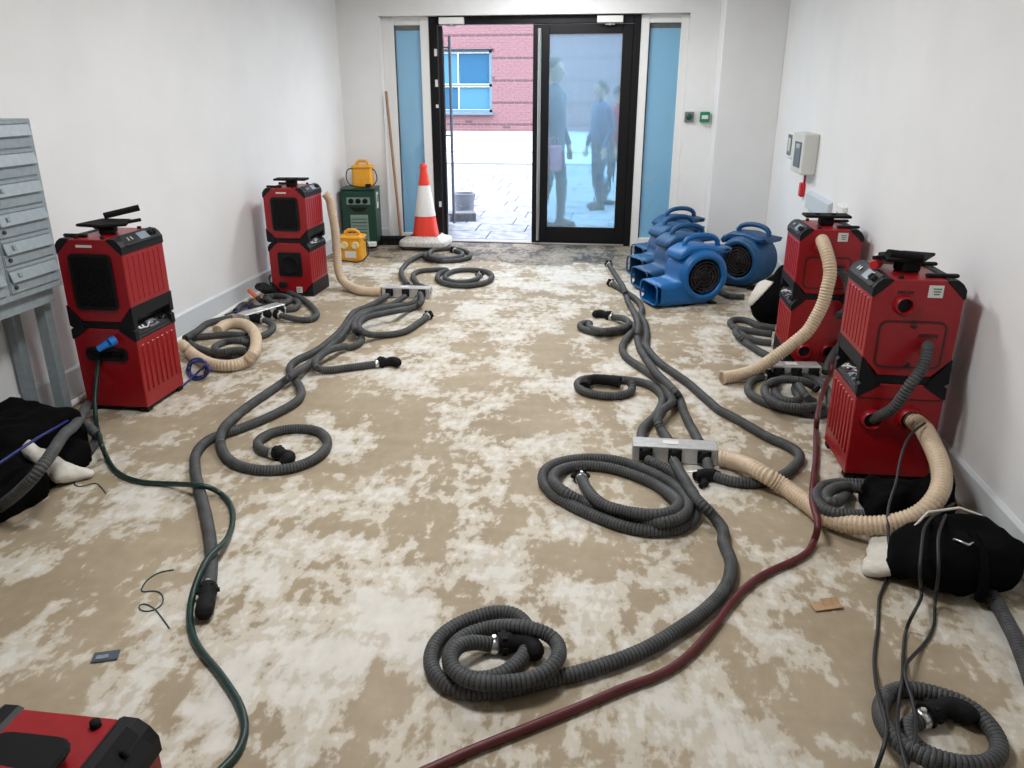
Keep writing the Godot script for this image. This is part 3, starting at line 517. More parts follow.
func make_materials() -> void:
	var soft := grain(3, 0.02, 0.9)
	var speck := grain(5, 0.09, 0.82, 3)
	var dusty := grain(7, 0.015, 0.72, 5)
	var wall := mat("white_paint", 232, 232, 231, 0.55)
	grained(wall, grain(2, 0.012, 0.975, 3), 0.5, true)
	mat("ceiling_paint", 226, 226, 224, 0.8)
	mat("skirting_paint", 205, 208, 210, 0.45)
	mat("white_frame", 226, 226, 223, 0.4)
	grained(mat("black_frame", 20, 20, 22, 0.4), soft, 4.0)
	grained(mat("red_shell", 152, 8, 20, 0.36), soft, 4.0)
	grained(mat("black_plastic", 27, 27, 30, 0.5), speck, 5.0)
	grained(mat("rubber_black", 20, 20, 21, 0.75), speck, 6.0)
	mat("display_grey", 128, 140, 148, 0.25)
	mat("sticker_white", 214, 214, 208, 0.6)
	mat("sticker_print", 88, 120, 112, 0.6)
	mat("dark_print", 62, 6, 12, 0.5)
	grained(mat("hose_wall", 45, 46, 47, 0.6), dusty, 3.0, true)
	grained(mat("hose_rib", 90, 91, 91, 0.55), dusty, 3.0, true)
	grained(mat("beige_wall", 192, 163, 132, 0.5), soft, 3.0, true)
	grained(mat("beige_rib", 210, 187, 158, 0.45), soft, 3.0, true)
	M["beige_wall"].backlight_enabled = true
	M["beige_wall"].backlight = Color(0.3, 0.24, 0.16)
	grained(mat("red_rubber", 92, 14, 19, 0.5), dusty, 4.0, true)
	grained(mat("green_rubber", 14, 52, 46, 0.42), dusty, 4.0, true)
	mat("cable_black", 24, 24, 25, 0.5)
	mat("cable_blue", 18, 34, 104, 0.45)
	mat("steel", 176, 176, 172, 0.35, 0.9)
	grained(mat("aluminium", 206, 206, 204, 0.42, 0.6), soft, 4.0)
	mat("clamp_steel", 196, 196, 192, 0.3, 0.9)
	grained(mat("mailbox_grey", 150, 161, 166, 0.42, 0.15), soft, 4.0)
	mat("mailbox_dark", 40, 46, 50, 0.7)
	grained(mat("blue_shell", 0, 96, 162, 0.4), soft, 4.0)
	grained(mat("blue_shell_worn", 14, 82, 132, 0.5), dusty, 5.0)
	grained(mat("intake_brown", 40, 32, 28, 0.7), speck, 8.0)
	grained(mat("bag_cloth", 14, 14, 15, 0.9), speck, 7.0)
	grained(mat("white_cloth", 214, 208, 196, 0.85), soft, 6.0)
	mat("cone_orange", 222, 56, 38, 0.45)
	grained(mat("cone_white", 232, 230, 226, 0.5), soft, 6.0)
	grained(mat("cone_base", 208, 204, 196, 0.7), dusty, 6.0)
	grained(mat("dirty_rubber", 60, 58, 55, 0.8), dusty, 6.0)
	grained(mat("tank_green", 6, 60, 47, 0.4), soft, 4.0)
	mat("panel_grey", 118, 140, 130, 0.5)
	grained(mat("transformer_yellow", 232, 164, 38, 0.45), soft, 5.0)
	mat("socket_cream", 226, 206, 150, 0.5)
	grained(mat("broom_wood", 168, 128, 100, 0.6), speck, 6.0)
	mat("bristle", 20, 19, 20, 0.9)
	mat("orange_plastic", 206, 92, 48, 0.5)
	mat("plug_blue", 28, 120, 204, 0.4)
	mat("plastic_white", 226, 226, 222, 0.4)
	mat("plastic_grey", 204, 204, 198, 0.45)
	mat("keypad", 92, 100, 110, 0.45)
	mat("strip_grey", 172, 176, 186, 0.85)
	mat("lcd", 176, 190, 182, 0.25)
	mat("alarm_red", 196, 24, 34, 0.4)
	mat("release_green", 10, 126, 84, 0.4)
	mat("button_green", 16, 70, 50, 0.35)
	mat("brushed_plate", 150, 150, 152, 0.35, 0.7)
	mat("trunking_blue", 190, 200, 208, 0.5)
	mat("pipe_white", 226, 226, 220, 0.4)
	grained(mat("cardboard", 176, 142, 106, 0.85), soft, 6.0)
	mat("foil", 150, 158, 168, 0.25, 0.5)
	mat("foil_dark", 84, 92, 102, 0.3, 0.3)
	mat("wire_teal", 34, 62, 70, 0.5)
	var glass := mat("glass", 235, 245, 245, 0.03)
	glass.transparency = BaseMaterial3D.TRANSPARENCY_ALPHA
	glass.albedo_color.a = 0.06
	# protective film left on the glazing: thin blue plastic, cloudier on the side panes
	var film := mat("door_film", 162, 220, 245, 0.17)
	film.refraction_enabled = true
	film.refraction_scale = 0.004
	film.albedo_color.a = 0.14
	var cloudy := mat("side_film", 116, 176, 192, 0.6)
	cloudy.backlight_enabled = true
	cloudy.backlight = Color(0.42, 0.6, 0.7)
	grained(mat("paving", 158, 160, 168, 0.85), dusty, 1.5, true)
	grained(mat("paving_joint", 84, 84, 90, 0.9), dusty, 1.5, true)
	grained(mat("road", 200, 200, 204, 0.9), dusty, 0.5, true)
	grained(mat("brick_red", 154, 114, 118, 0.85), speck, 1.2, true)
	grained(mat("brick_dark", 112, 82, 86, 0.85), speck, 1.2, true)
	grained(mat("mortar", 166, 154, 156, 0.9), soft, 1.2, true)
	mat("window_frame_pale", 96, 124, 138, 0.5)
	mat("window_film", 36, 92, 124, 0.35)
	mat("window_film_pale", 66, 122, 148, 0.4)
	grained(mat("concrete_block", 120, 122, 128, 0.9), dusty, 5.0)
	mat("bucket_grey", 132, 140, 152, 0.5)
	mat("skin", 196, 146, 122, 0.5)
	mat("hair", 34, 28, 26, 0.7)
	mat("jacket_navy", 40, 44, 72, 0.8)
	mat("trousers_dark", 34, 36, 50, 0.8)
	mat("jacket_blue", 62, 66, 104, 0.8)
	mat("top_red", 150, 22, 44, 0.8)
	mat("bag_pink", 176, 84, 104, 0.7)
	mat("shoe", 30, 30, 34, 0.6)
	var lamp := mat("lamp_diffuser", 255, 255, 255, 0.6)
	lamp.emission_enabled = true
	lamp.emission = Color(0.985, 0.99, 1.0)
	lamp.emission_energy_multiplier = 2.0
	# matt blacks and dull hose plastic reflect little
	for called in ["black_plastic", "rubber_black", "black_frame", "hose_wall", "hose_rib"]:
		M[called].metallic_specular = 0.32
	M.bag_cloth.metallic_specular = 0.15
	make_floor_material()


# screed: tan base coat, pale skimmed patches, a dark unskimmed strip by the door
func make_floor_material() -> void:
	var w := 1400
	var h := 2048
	var big := FastNoiseLite.new()
	big.seed = 11
	big.frequency = 0.0085
	big.fractal_octaves = 6
	big.fractal_gain = 0.68
	big.domain_warp_enabled = true
	big.domain_warp_amplitude = 28.0
	big.domain_warp_frequency = 0.012
	var fine := FastNoiseLite.new()
	fine.seed = 21
	fine.frequency = 0.05
	fine.fractal_octaves = 4
	fine.fractal_gain = 0.6
	var tone := FastNoiseLite.new()
	tone.seed = 31
	tone.frequency = 0.004
	tone.fractal_octaves = 4
	# trowel strokes: noise drawn out sideways
	var stroke := FastNoiseLite.new()
	stroke.seed = 41
	stroke.frequency = 0.03
	stroke.fractal_octaves = 4
	stroke.fractal_gain = 0.6
	var i1 := big.get_image(w, h, false, false, false).get_data()
	var i2 := fine.get_image(w, h, false, false, false).get_data()
	var i3 := tone.get_image(w, h, false, false, false).get_data()
	var strokes := stroke.get_image(w / 5, h, false, false, false)
	strokes.resize(w, h, Image.INTERPOLATE_CUBIC)
	var i4 := strokes.get_data()
	# the coarse lie of the patches, on a small grid
	var gw := 90
	var gh := 218
	var coarse := PackedFloat32Array()
	coarse.resize(gw * gh)
	for j in gh:
		for i in gw:
			var x := LEFT_X + (RIGHT_X - LEFT_X) * (i + 0.5) / gw
			var z := FRONT_Z + (-8.95 - FRONT_Z) * (j + 0.5) / gh
			var s := 0.0
			for k in range(0, TAN_PATCHES.size(), 4):
				var q := Vector2((x - TAN_PATCHES[k]) / TAN_PATCHES[k + 2], (z - TAN_PATCHES[k + 1]) / TAN_PATCHES[k + 3]).length_squared()
				if q < 6.0:
					s -= exp(-q)
			for k in range(0, PALE_PATCHES.size(), 4):
				var q := Vector2((x - PALE_PATCHES[k]) / PALE_PATCHES[k + 2], (z - PALE_PATCHES[k + 1]) / PALE_PATCHES[k + 3]).length_squared()
				if q < 6.0:
					s += exp(-q)
			coarse[j * gw + i] = clampf(s, -1.0, 1.0)
	var color := PackedByteArray()
	color.resize(w * h * 3)
	var relief := PackedByteArray()
	relief.resize(w * h)
	for y in h:
		var z := FRONT_Z + (-8.95 - FRONT_Z) * (y + 0.5) / h
		var gj := mini(gh - 1, y * gh / h) * gw
		for x in w:
			var at := y * w + x
			var a := (i1[at] - 128) / 128.0
			var b := (i2[at] - 128) / 128.0
			var c := (i3[at] - 128) / 128.0
			var t := (i4[at] - 128) / 128.0
			var k := a * 0.95 + b * 0.32 + t * 0.3 + coarse[gj + x * gw / w] * 0.24 + 0.07
			# a thin dragged skim, then the full pale coat
			var pale := clampf((k + 0.03) / 0.02, 0.0, 1.0) * 0.5 + clampf((k - 0.04) / 0.025, 0.0, 1.0) * 0.5
			var thick := clampf((k - 0.24) / 0.12, 0.0, 1.0)
			var edge := -7.6 + c * 0.25 + a * 0.3 + (0.2 if x * 3 > w * 2 else 0.0)
			var soil := clampf((edge - z) / 0.10, 0.0, 1.0)
			pale *= 1.0 - soil * 0.8
			var d := c * 14.0 + b * 7.0 + t * 8.0
			var e := soil * (62.0 - a * 60.0 - b * 30.0) * (1.0 - pale)
			var r := 152.0 + d - e
			var g := 137.0 + d - e * 0.94
			var bl := 113.0 + d - e * 0.78
			var pr := 184.0 + b * 10.0 + t * 8.0 + thick * 13.0
			color[at * 3] = int(clampf(lerpf(r, pr, pale), 0, 255))
			color[at * 3 + 1] = int(clampf(lerpf(g, pr - 9.0 + thick * 4.0, pale), 0, 255))
			color[at * 3 + 2] = int(clampf(lerpf(bl, pr - 25.0 + thick * 10.0, pale), 0, 255))
			relief[at] = int(clampf(90.0 + pale * 80.0 + thick * 25.0 + b * 30.0 + t * 25.0, 0, 255))
	var m := mat("screed", 255, 255, 255, 0.72)
	m.albedo_texture = ImageTexture.create_from_image(Image.create_from_data(w, h, false, Image.FORMAT_RGB8, color))
	m.heightmap_enabled = true
	m.heightmap_scale = 0.12
	m.heightmap_texture = ImageTexture.create_from_image(Image.create_from_data(w, h, false, Image.FORMAT_L8, relief))


# ---------------------------------------------------------------- drying units
const HW := 0.175
const HD := 0.185


func rail(parent: Node3D, called: String, outline: Array, side: float, m: Material) -> MeshInstance3D:
	var p := PackedVector2Array()
	for q in outline:
		p.append(Vector2(q[0] * side, q[1]))
	var s := Shape.new()
	s.extrude(p, -HD - 0.002, HD + 0.002, Transform3D(), 0.006)
	return part(parent, called, s, m)


# full-depth black blocks that close both ends of a recessed rail
func end_blocks(parent: Node3D, outline: Array, side: float) -> void:
	var p := PackedVector2Array()
	for q in outline:
		p.append(Vector2(q[0] * side, q[1]))
	for z in [[HD - 0.03, HD + 0.003], [-HD - 0.003, -HD + 0.03]]:
		var s := Shape.new()
		s.extrude(p, z[0], z[1])
		part(parent, "corner_block", s, M.black_plastic)


# the sloped panel with a display and knobs on a unit's corner rail
func control_panel(parent: Node3D, at: Vector3, slope: float, lower: bool, plain := false) -> void:
	var b := Basis(Vector3(0, 0, 1), -slope)
	var x := Transform3D(b, at)
	var s := Shape.new()
	s.bevel_box(at, Vector3(0.07, 0.008, 0.3), 0.003, b)
	var p := part(parent, "control_panel", s, M.black_plastic)
	if plain:
		s = Shape.new()
		s.bevel_box(x * Vector3(-0.005, 0.008, -0.1), Vector3(0.02, 0.008, 0.012), 0.003, b)
		part(p, "catch", s, M.rubber_black)
		return
	s = Shape.new()
	s.box(x * Vector3(0, 0.0045, -0.01 if lower else -0.03), Vector3(0.042, 0.003, 0.085), b)
	part(p, "display", s, M.display_grey)
	for z in [0.09, 0.125]:
		s = Shape.new()
		s.lathe([Vector2(0.014, 0), Vector2(0.013, 0.014), Vector2(0, 0.014)], 14, x * Transform3D(Basis(), Vector3(0.0, 0.004, -z)))
		part(p, "knob", s, M.rubber_black)
	for z in [0.075, 0.105]:
		s = Shape.new()
		s.box(x * Vector3(0, 0.006, z), Vector3(0.02, 0.006, 0.012), b)
		part(p, "switch", s, M.plastic_grey if lower else M.steel)
	if lower:
		for k in 3:
			s = Shape.new()
			var z0 := -0.12 + 0.07 * k
			s.path([x * Vector3(-0.02, 0.006, z0), x * Vector3(0.0, 0.03, z0 + 0.02), x * Vector3(0.02, 0.026, z0 + 0.06), x * Vector3(0.0, 0.008, z0 + 0.1)], 0.004, 6)
			part(p, "lead", s, [M.cable_black, M.red_rubber, M.plastic_grey][k])


func ribs(parent: Node3D, y0: float, y1: float, proud := 0.007) -> void:
	var s := Shape.new()
	s.bevel_box(Vector3(0, (y0 + y1) / 2, 0), Vector3(proud, y1 - y0, 0.024), proud * 0.48)
	var m := s.done()
	for side in [-1.0, 1.0]:
		for k in 7:
			var o := part(parent, "rib", m, M.red_shell)
			o.position = Vector3(side * HW, 0, -0.138 + 0.046 * k)


func grille(parent: Node3D, w: float, h: float, cy: float, z: float, bars: int) -> void:
	var s := Shape.new()
	s.extrude(rounded(w, h, 0.022, Vector2(0, cy)), z - 0.004, z + 0.003)
	var g := part(parent, "grille_panel", s, M.black_plastic)
	s = Shape.new()
	for k in bars:
		var x := (k + 0.5) / bars * (w - 0.03) - (w - 0.03) / 2
		s.box(Vector3(x, cy, z + 0.006), Vector3(0.005, h - 0.03, 0.008))
	for k in 3:
		s.box(Vector3(0, cy + (k - 1) * h * 0.27, z + 0.005), Vector3(w - 0.03, 0.004, 0.004))
	part(g, "grille_bars", s, M.black_plastic)
	s = Shape.new()
	var o := rounded(w + 0.012, h + 0.012, 0.026, Vector2(0, cy))
	var i := rounded(w - 0.02, h - 0.02, 0.016, Vector2(0, cy))
	for k in o.size():
		var j := (k + 1) % o.size()
		s.quad(Vector3(o[k].x, o[k].y, z), Vector3(o[j].x, o[j].y, z), Vector3(o[j].x, o[j].y, z + 0.01), Vector3(o[k].x, o[k].y, z + 0.01))
		s.quad(Vector3(o[k].x, o[k].y, z + 0.01), Vector3(o[j].x, o[j].y, z + 0.01), Vector3(i[j].x, i[j].y, z + 0.01), Vector3(i[k].x, i[k].y, z + 0.01))
		s.quad(Vector3(i[k].x, i[k].y, z + 0.01), Vector3(i[j].x, i[j].y, z + 0.01), Vector3(i[j].x, i[j].y, z), Vector3(i[k].x, i[k].y, z))
	part(g, "grille_frame", s, M.black_plastic)


# ring-shaped port on an end face; dir is +1 for the front, -1 for the back
func port(parent: Node3D, x: float, y: float, r: float, dir: float, m: Material) -> void:
	var t := Transform3D(Basis(Vector3(1, 0, 0), dir * PI / 2), Vector3(x, y, dir * HD))
	var s := Shape.new()
	s.lathe([Vector2(r + 0.012, 0), Vector2(r + 0.01, 0.012), Vector2(r + 0.004, 0.024), Vector2(r, 0.024), Vector2(r - 0.002, 0.001)], 22, t)
	var o := part(parent, "port", s, m)
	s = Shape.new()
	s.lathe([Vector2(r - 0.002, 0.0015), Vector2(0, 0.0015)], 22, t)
	part(o, "port_dark", s, M.black_plastic)  # black disc paints in the dark inside of the hole


func sticker(parent: Node3D, x: float, y: float, w: float, h: float, dir: float) -> void:
	var s := Shape.new()
	s.box(Vector3(x, y, dir * (HD + 0.001)), Vector3(w, h, 0.002))
	var o := part(parent, "sticker", s, M.sticker_white)
	s = Shape.new()
	for k in 3:
		s.box(Vector3(x - w * 0.08, y + h * (0.22 - 0.22 * k), dir * (HD + 0.0025)), Vector3(w * (0.6 - 0.1 * k), h * 0.1, 0.001))
	part(o, "print", s, M.sticker_print)


# the hatch on the back end: a raised red door with a dark seal, catch and lettering strip
func hatch(parent: Node3D, y: float, h: float) -> void:
	var s := Shape.new()
	var o := rounded(0.262, h + 0.012, 0.03, Vector2(0, y))
	var i := rounded(0.244, h - 0.006, 0.024, Vector2(0, y))
	for k in o.size():
		var j := (k + 1) % o.size()
		s.quad(Vector3(o[k].x, o[k].y, -HD), Vector3(o[j].x, o[j].y, -HD), Vector3(o[j].x, o[j].y, -HD - 0.005), Vector3(o[k].x, o[k].y, -HD - 0.005))
		s.quad(Vector3(o[k].x, o[k].y, -HD - 0.005), Vector3(o[j].x, o[j].y, -HD - 0.005), Vector3(i[j].x, i[j].y, -HD - 0.005), Vector3(i[k].x, i[k].y, -HD - 0.005))
	part(parent, "hatch_seal", s, M.dark_print)
	s = Shape.new()
	s.extrude(rounded(0.244, h - 0.006, 0.024, Vector2(0, y)), -HD - 0.005, -HD + 0.001)
	var d := part(parent, "hatch_door", s, M.red_shell)
	s = Shape.new()
	for k in 6:
		s.box(Vector3(-0.095 + 0.013 * k, y + h * 0.22, -HD - 0.006), Vector3(0.009, 0.016, 0.003))
	part(d, "lettering", s, M.dark_print)
	for q in [h / 2 - 0.012, -h / 2 + 0.012]:
		s = Shape.new()
		s.lathe([Vector2(0.011, 0), Vector2(0.011, 0.008), Vector2(0, 0.008)], 12, Transform3D(Basis(Vector3(1, 0, 0), -PI / 2), Vector3(0, y + q, -HD - 0.004)))
		part(d, "catch", s, M.dark_print)


# carrying handle on the roof: a flat paddle on a foot
func handle(parent: Node3D, y: float, turn: float, tilt: float, style: int) -> void:
	var b := Basis(Vector3.UP, turn) * Basis(Vector3(1, 0, 0), tilt)
	var x := Transform3D(b, Vector3(0, y + 0.055, 0))
	var s := Shape.new()
	s.bevel_box(Vector3(0, y + (0.025 if style != 2 else 0.011), 0), Vector3(0.075, 0.052 if style != 2 else 0.022, 0.09), 0.008, Basis(Vector3.UP, turn))
	var h := part(parent, "handle", s, M.rubber_black)
	s = Shape.new()
	var flat := Transform3D(x.basis * Basis(Vector3(1, 0, 0), -PI / 2), x.origin)
	if style == 2:   # a low solid cover with an emblem
		s.extrude(rounded(0.17, 0.2, 0.04), -0.036, -0.02, flat, 0.006)
		s.extrude(PackedVector2Array([Vector2(-0.03, -0.05), Vector2(0.03, -0.05), Vector2(0.03, 0.05), Vector2(-0.03, 0.05)]), -0.045, -0.03, flat, 0.003)
		var e := Shape.new()
		e.extrude(PackedVector2Array([Vector2(-0.045, -0.012), Vector2(-0.005, -0.02), Vector2(-0.005, -0.004), Vector2(0.03, -0.01), Vector2(0.035, 0.016), Vector2(-0.02, 0.02)]), -0.021, -0.0185, flat)
		part(h, "emblem", e, M.red_shell)
	elif style == 0:   # a ring-ended plate
		for k in [[-0.13, -0.06], [0.06, 0.13]]:
			s.extrude(PackedVector2Array([Vector2(k[0], -0.062), Vector2(k[1], -0.062), Vector2(k[1], 0.062), Vector2(k[0], 0.062)]), -0.008, 0.008, flat, 0.004)
		for k in [-0.05, 0.05]:
			s.extrude(PackedVector2Array([Vector2(-0.062, k - 0.014), Vector2(0.062, k - 0.014), Vector2(0.062, k + 0.014), Vector2(-0.062, k + 0.014)]), -0.008, 0.008, flat, 0.004)
		s.extrude(PackedVector2Array([Vector2(-0.03, -0.05), Vector2(0.03, -0.05), Vector2(0.03, 0.05), Vector2(-0.03, 0.05)]), -0.007, 0.007, flat, 0.003)
	else:            # a solid paddle with a round grip
		s.extrude(PackedVector2Array([Vector2(-0.14, -0.03), Vector2(-0.02, -0.075), Vector2(0.1, -0.06), Vector2(0.11, 0.03), Vector2(-0.03, 0.06)]), -0.008, 0.008, flat, 0.004)
		s.rod(x * Vector3(-0.02, 0.02, -0.055), x * Vector3(0.15, 0.05, -0.085), 0.016, 12)
		s.rod(x * Vector3(0.06, 0.0, 0.03), x * Vector3(0.16, 0.006, -0.01), 0.009, 10)
	part(h, "handle_plate", s, M.rubber_black)
	if style == 2:
		return
	# the long strap bar that the handle folds into
	s = Shape.new()
	s.bevel_box(Vector3(-0.1, y + 0.008, 0.12), Vector3(0.13, 0.016, 0.022), 0.006)
	part(h, "strap", s, M.black_plastic)
	s = Shape.new()
	s.bevel_box(Vector3(-0.1, y + 0.008, -0.12), Vector3(0.13, 0.016, 0.022), 0.006)
	part(h, "strap", s, M.black_plastic)


# an eight-sided red unit with black corner rails; its front (+z) carries a grille or a fan outlet, its back the ports and hatch
func octagon_unit(called: String, label: String, at: Vector3, turn: float, h: float, o: Dictionary) -> Node3D:
	var r := thing(called, label, "drying machine", at, turn, "red drying machines in the corridor")
	var yb := h * 0.25
	var yt := h * 0.835
	var s := Shape.new()
	s.extrude(PackedVector2Array([Vector2(-0.105, 0.034), Vector2(0.105, 0.034), Vector2(HW, yb), Vector2(HW, yt), Vector2(0.1, h), Vector2(-0.1, h), Vector2(-HW, yt), Vector2(-HW, yb)]), -HD, HD, Transform3D(), 0.004)
	part(r, "body", s, M.red_shell)
	s = Shape.new()
	s.box(Vector3(0, 0.02, 0), Vector3(0.22, 0.04, 2 * HD - 0.01))
	part(r, "base_tray", s, M.black_plastic)
	for side in [-1.0, 1.0]:
		rail(r, "top_rail", [[0.101, h - 0.002], [0.112, h + 0.004], [0.142, h + 0.003], [0.162, h - 0.012], [HW + 0.003, h - 0.036], [HW + 0.004, yt + 0.004], [HW - 0.001, yt - 0.002]], side, M.black_plastic)
		if o.get("grounded", false):
			rail(r, "bottom_rail", [[0.1, 0.006], [0.1, 0.0], [HW + 0.003, 0.0], [HW + 0.003, yb], [HW - 0.001, yb + 0.002]], side, M.black_plastic)
		else:
			rail(r, "bottom_rail", [[0.1, 0.014], [0.1, 0.0], [0.118, 0.0], [HW + 0.002, 0.052], [HW + 0.003, yb], [HW - 0.001, yb + 0.002]], side, M.black_plastic)
			end_blocks(r, [[0.1, 0.012], [0.1, 0.0], [0.165, 0.0], [HW + 0.0035, 0.01], [HW + 0.0035, yb], [HW - 0.001, yb + 0.002]], side)
	control_panel(r, Vector3(0.158, h - 0.014, -0.01), 0.8, o.get("lower", false), o.get("plain", false))
	ribs(r, yb + 0.02, yt - 0.012)
	if o.get("fan", false):
		s = Shape.new()
		s.extrude(rounded(0.2, 0.2, 0.02, Vector2(0, h * 0.6)), HD - 0.002, HD + 0.006)
		var f := part(r, "outlet_plate", s, M.black_plastic)
		s = Shape.new()
		s.lathe([Vector2(0.078, 0), Vector2(0.078, 0.02), Vector2(0.066, 0.024), Vector2(0.06, 0.014), Vector2(0.0, 0.012)], 26, Transform3D(Basis(Vector3(1, 0, 0), PI / 2), Vector3(0, h * 0.6, HD + 0.004)))
		part(f, "outlet_ring", s, M.rubber_black)
		s = Shape.new()
		s.bevel_box(Vector3(-0.075, h * 0.21, HD + 0.01), Vector3(0.075, 0.05, 0.03), 0.01)
		part(r, "latch", s, M.black_plastic)
		sticker(r, 0.06, h * 0.12, 0.05, 0.05, 1.0)
	else:
		grille(r, 0.215, h * 0.6, h * 0.53, HD, 15)
		s = Shape.new()
		s.box(Vector3(-0.02, h - 0.034, HD + 0.001), Vector3(0.085, 0.012, 0.003))
		part(r, "name_strip", s, M.sticker_white)
	if o.get("two_ports", false):
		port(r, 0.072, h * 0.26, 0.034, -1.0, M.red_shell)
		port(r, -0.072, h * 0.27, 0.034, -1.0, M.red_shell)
	else:
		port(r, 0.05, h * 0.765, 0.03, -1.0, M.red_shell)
		hatch(r, h * 0.39, h * 0.43)
		s = Shape.new()
		for k in 5:
			s.box(Vector3(0.025 + 0.013 * k, h * 0.885, -HD - 0.001), Vector3(0.009, 0.012, 0.003))
		part(r, "lettering", s, M.dark_print)
		sticker(r, -0.062, h * 0.9, 0.056, 0.05, -1.0)
	if o.get("top", true):
		handle(r, h, o.get("handle_turn", 0.0), o.get("handle_tilt", 0.0), o.get("handle_style", 0))
		for q in [Vector3(0.07, h, 0.16), Vector3(-0.07, h, 0.16), Vector3(0.07, h, -0.16)]:
			s = Shape.new()
			s.lathe([Vector2(0.011, 0), Vector2(0.01, 0.012), Vector2(0, 0.013)], 12, Transform3D(Basis(), q))
			part(r, "stud", s, M.rubber_black)
	return r


# a lower unit with straight sides and a shouldered top; front has a slot grille and a blue socket, back two ports
func chest_unit(label: String, at: Vector3, turn: float, h: float) -> Node3D:
	var r := thing("vacuum_chest", label, "drying machine", at, turn, "red drying machines in the corridor")
	var yt := h * 0.86
	var s := Shape.new()
	s.extrude(PackedVector2Array([Vector2(-HW + 0.003, 0.03), Vector2(HW - 0.003, 0.03), Vector2(HW, yt), Vector2(0.085, h - 0.004), Vector2(-0.085, h - 0.004), Vector2(-HW, yt)]), -HD, HD, Transform3D(), 0.004)
	part(r, "body", s, M.red_shell)
	for side in [-1.0, 1.0]:
		rail(r, "top_rail", [[0.086, h - 0.006], [0.09, h], [0.118, h], [HW - 0.002, yt + 0.012], [HW + 0.001, yt + 0.003], [HW - 0.006, yt + 0.001]], side, M.black_plastic)
		end_blocks(r, [[0.086, h - 0.006], [0.09, h], [0.16, h], [HW + 0.002, h - 0.012], [HW + 0.003, yt + 0.003], [HW - 0.006, yt + 0.001]], side)
	control_panel(r, Vector3(0.142, h - 0.022, -0.01), 0.75, true)
	ribs(r, 0.11, yt - 0.03, 0.008)
	s = Shape.new()
	s.box(Vector3(0, 0.024, 0), Vector3(2 * HW - 0.03, 0.016, 2 * HD - 0.03))
	part(r, "base_plate", s, M.black_plastic)
	for x in [-0.145, 0.145]:
		for z in [-0.155, 0.155]:
			s = Shape.new()
			s.bevel_box(Vector3(x, 0.013, z), Vector3(0.05, 0.026, 0.05), 0.005)
			part(r, "foot", s, M.rubber_black)
	grille(r, 0.215, 0.06, h * 0.7, HD, 11)
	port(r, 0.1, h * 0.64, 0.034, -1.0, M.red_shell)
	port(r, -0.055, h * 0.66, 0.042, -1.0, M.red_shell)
	s = Shape.new()
	s.box(Vector3(0, yt - 0.004, -HD - 0.001), Vector3(2 * HW - 0.004, 0.004, 0.004))
	part(r, "seam", s, M.dark_print)
	return r


# ---------------------------------------------------------------- hoses
func fitting(root: Node3D, p: Vector3, d: Vector3, r: float, style: String) -> void:
	d = d.normalized()
	var s := Shape.new()
	s.tube(PackedVector3Array([p - d * 0.012, p - d * 0.008, p + d * 0.008, p + d * 0.012]), PackedFloat32Array([r, r + 0.004, r + 0.004, r]), 16)
	s.bevel_box(p + Vector3(0, r + 0.006, 0), Vector3(0.014, 0.012, 0.014), 0.002)
	var flat := Vector3(d.x, 0, d.z).normalized()
	var side := flat.cross(Vector3.UP)
	var f: MeshInstance3D
	if style.begins_with("elbow"):
		if style == "elbow_back":
			side = -side
		var q := PackedVector3Array()
		var w := PackedFloat32Array()
		var y0 := p.y
		var bend := 0.3 if style == "elbow_straight" else 1.45
		for k in 14:
			var turn := bend * clampf((k - 4) / 7.0, 0.0, 1.0)
			var along := 0.012 + 0.06 * minf(1.0, k / 4.0) + 0.045 * sin(turn) / maxf(0.01, sin(bend)) * (1.0 if bend > 1.0 else 1.5)
			q.append(p + flat * along + side * 0.05 * (1.0 - cos(turn)) + (side if bend > 1.0 else flat) * (0.012 * maxf(0.0, k - 11.0)))
			w.append([r + 0.008, r + 0.008, r + 0.008, r + 0.003, r + 0.003, r + 0.004, r + 0.005, r + 0.006, r + 0.006, r + 0.006, r + 0.006, r + 0.006, r + 0.004, r - 0.004][k])
			q[k].y = maxf(y0, w[k] + 0.002)
		var e := Shape.new()
		e.tube(q, w, 18)
		for k in 6:
			var an := TAU * k / 6
			e.box(p + flat * 0.03 + (side * cos(an) + Vector3.UP * sin(an)) * (r + 0.007) + Vector3(0, 0.008, 0), Vector3(0.014, 0.01, 0.014), Basis(Vector3.UP, atan2(flat.x, flat.z)))
		f = part(root, "elbow_fitting", e, M.rubber_black)
	elif style == "plug":
		var e := Shape.new()
		e.tube(PackedVector3Array([p, p + d * 0.03, p + d * 0.032, p + d * 0.07, p + d * 0.072, p + d * 0.1]), PackedFloat32Array([r + 0.004, r + 0.004, r - 0.004, r - 0.006, r - 0.012, r - 0.014]), 16)
		f = part(root, "plug_fitting", e, M.steel)
	else:
		var e := Shape.new()
		e.tube(PackedVector3Array([p, p + d * 0.004, p + d * 0.045, p + d * 0.05]), PackedFloat32Array([r + 0.004, r + 0.01, r + 0.01, r + 0.002]), 16)
		for k in 6:
			var an := TAU * k / 6
			e.bevel_box(p + d * 0.025 + (side * cos(an) + Vector3.UP * sin(an)) * (r + 0.009) + Vector3(0, 0.004, 0), Vector3(0.02, 0.016, 0.02), 0.004, Basis(Vector3.UP, atan2(flat.x, flat.z)))
		f = part(root, "end_fitting", e, M.rubber_black)
	part(f, "hose_clamp", s, M.clamp_steel)


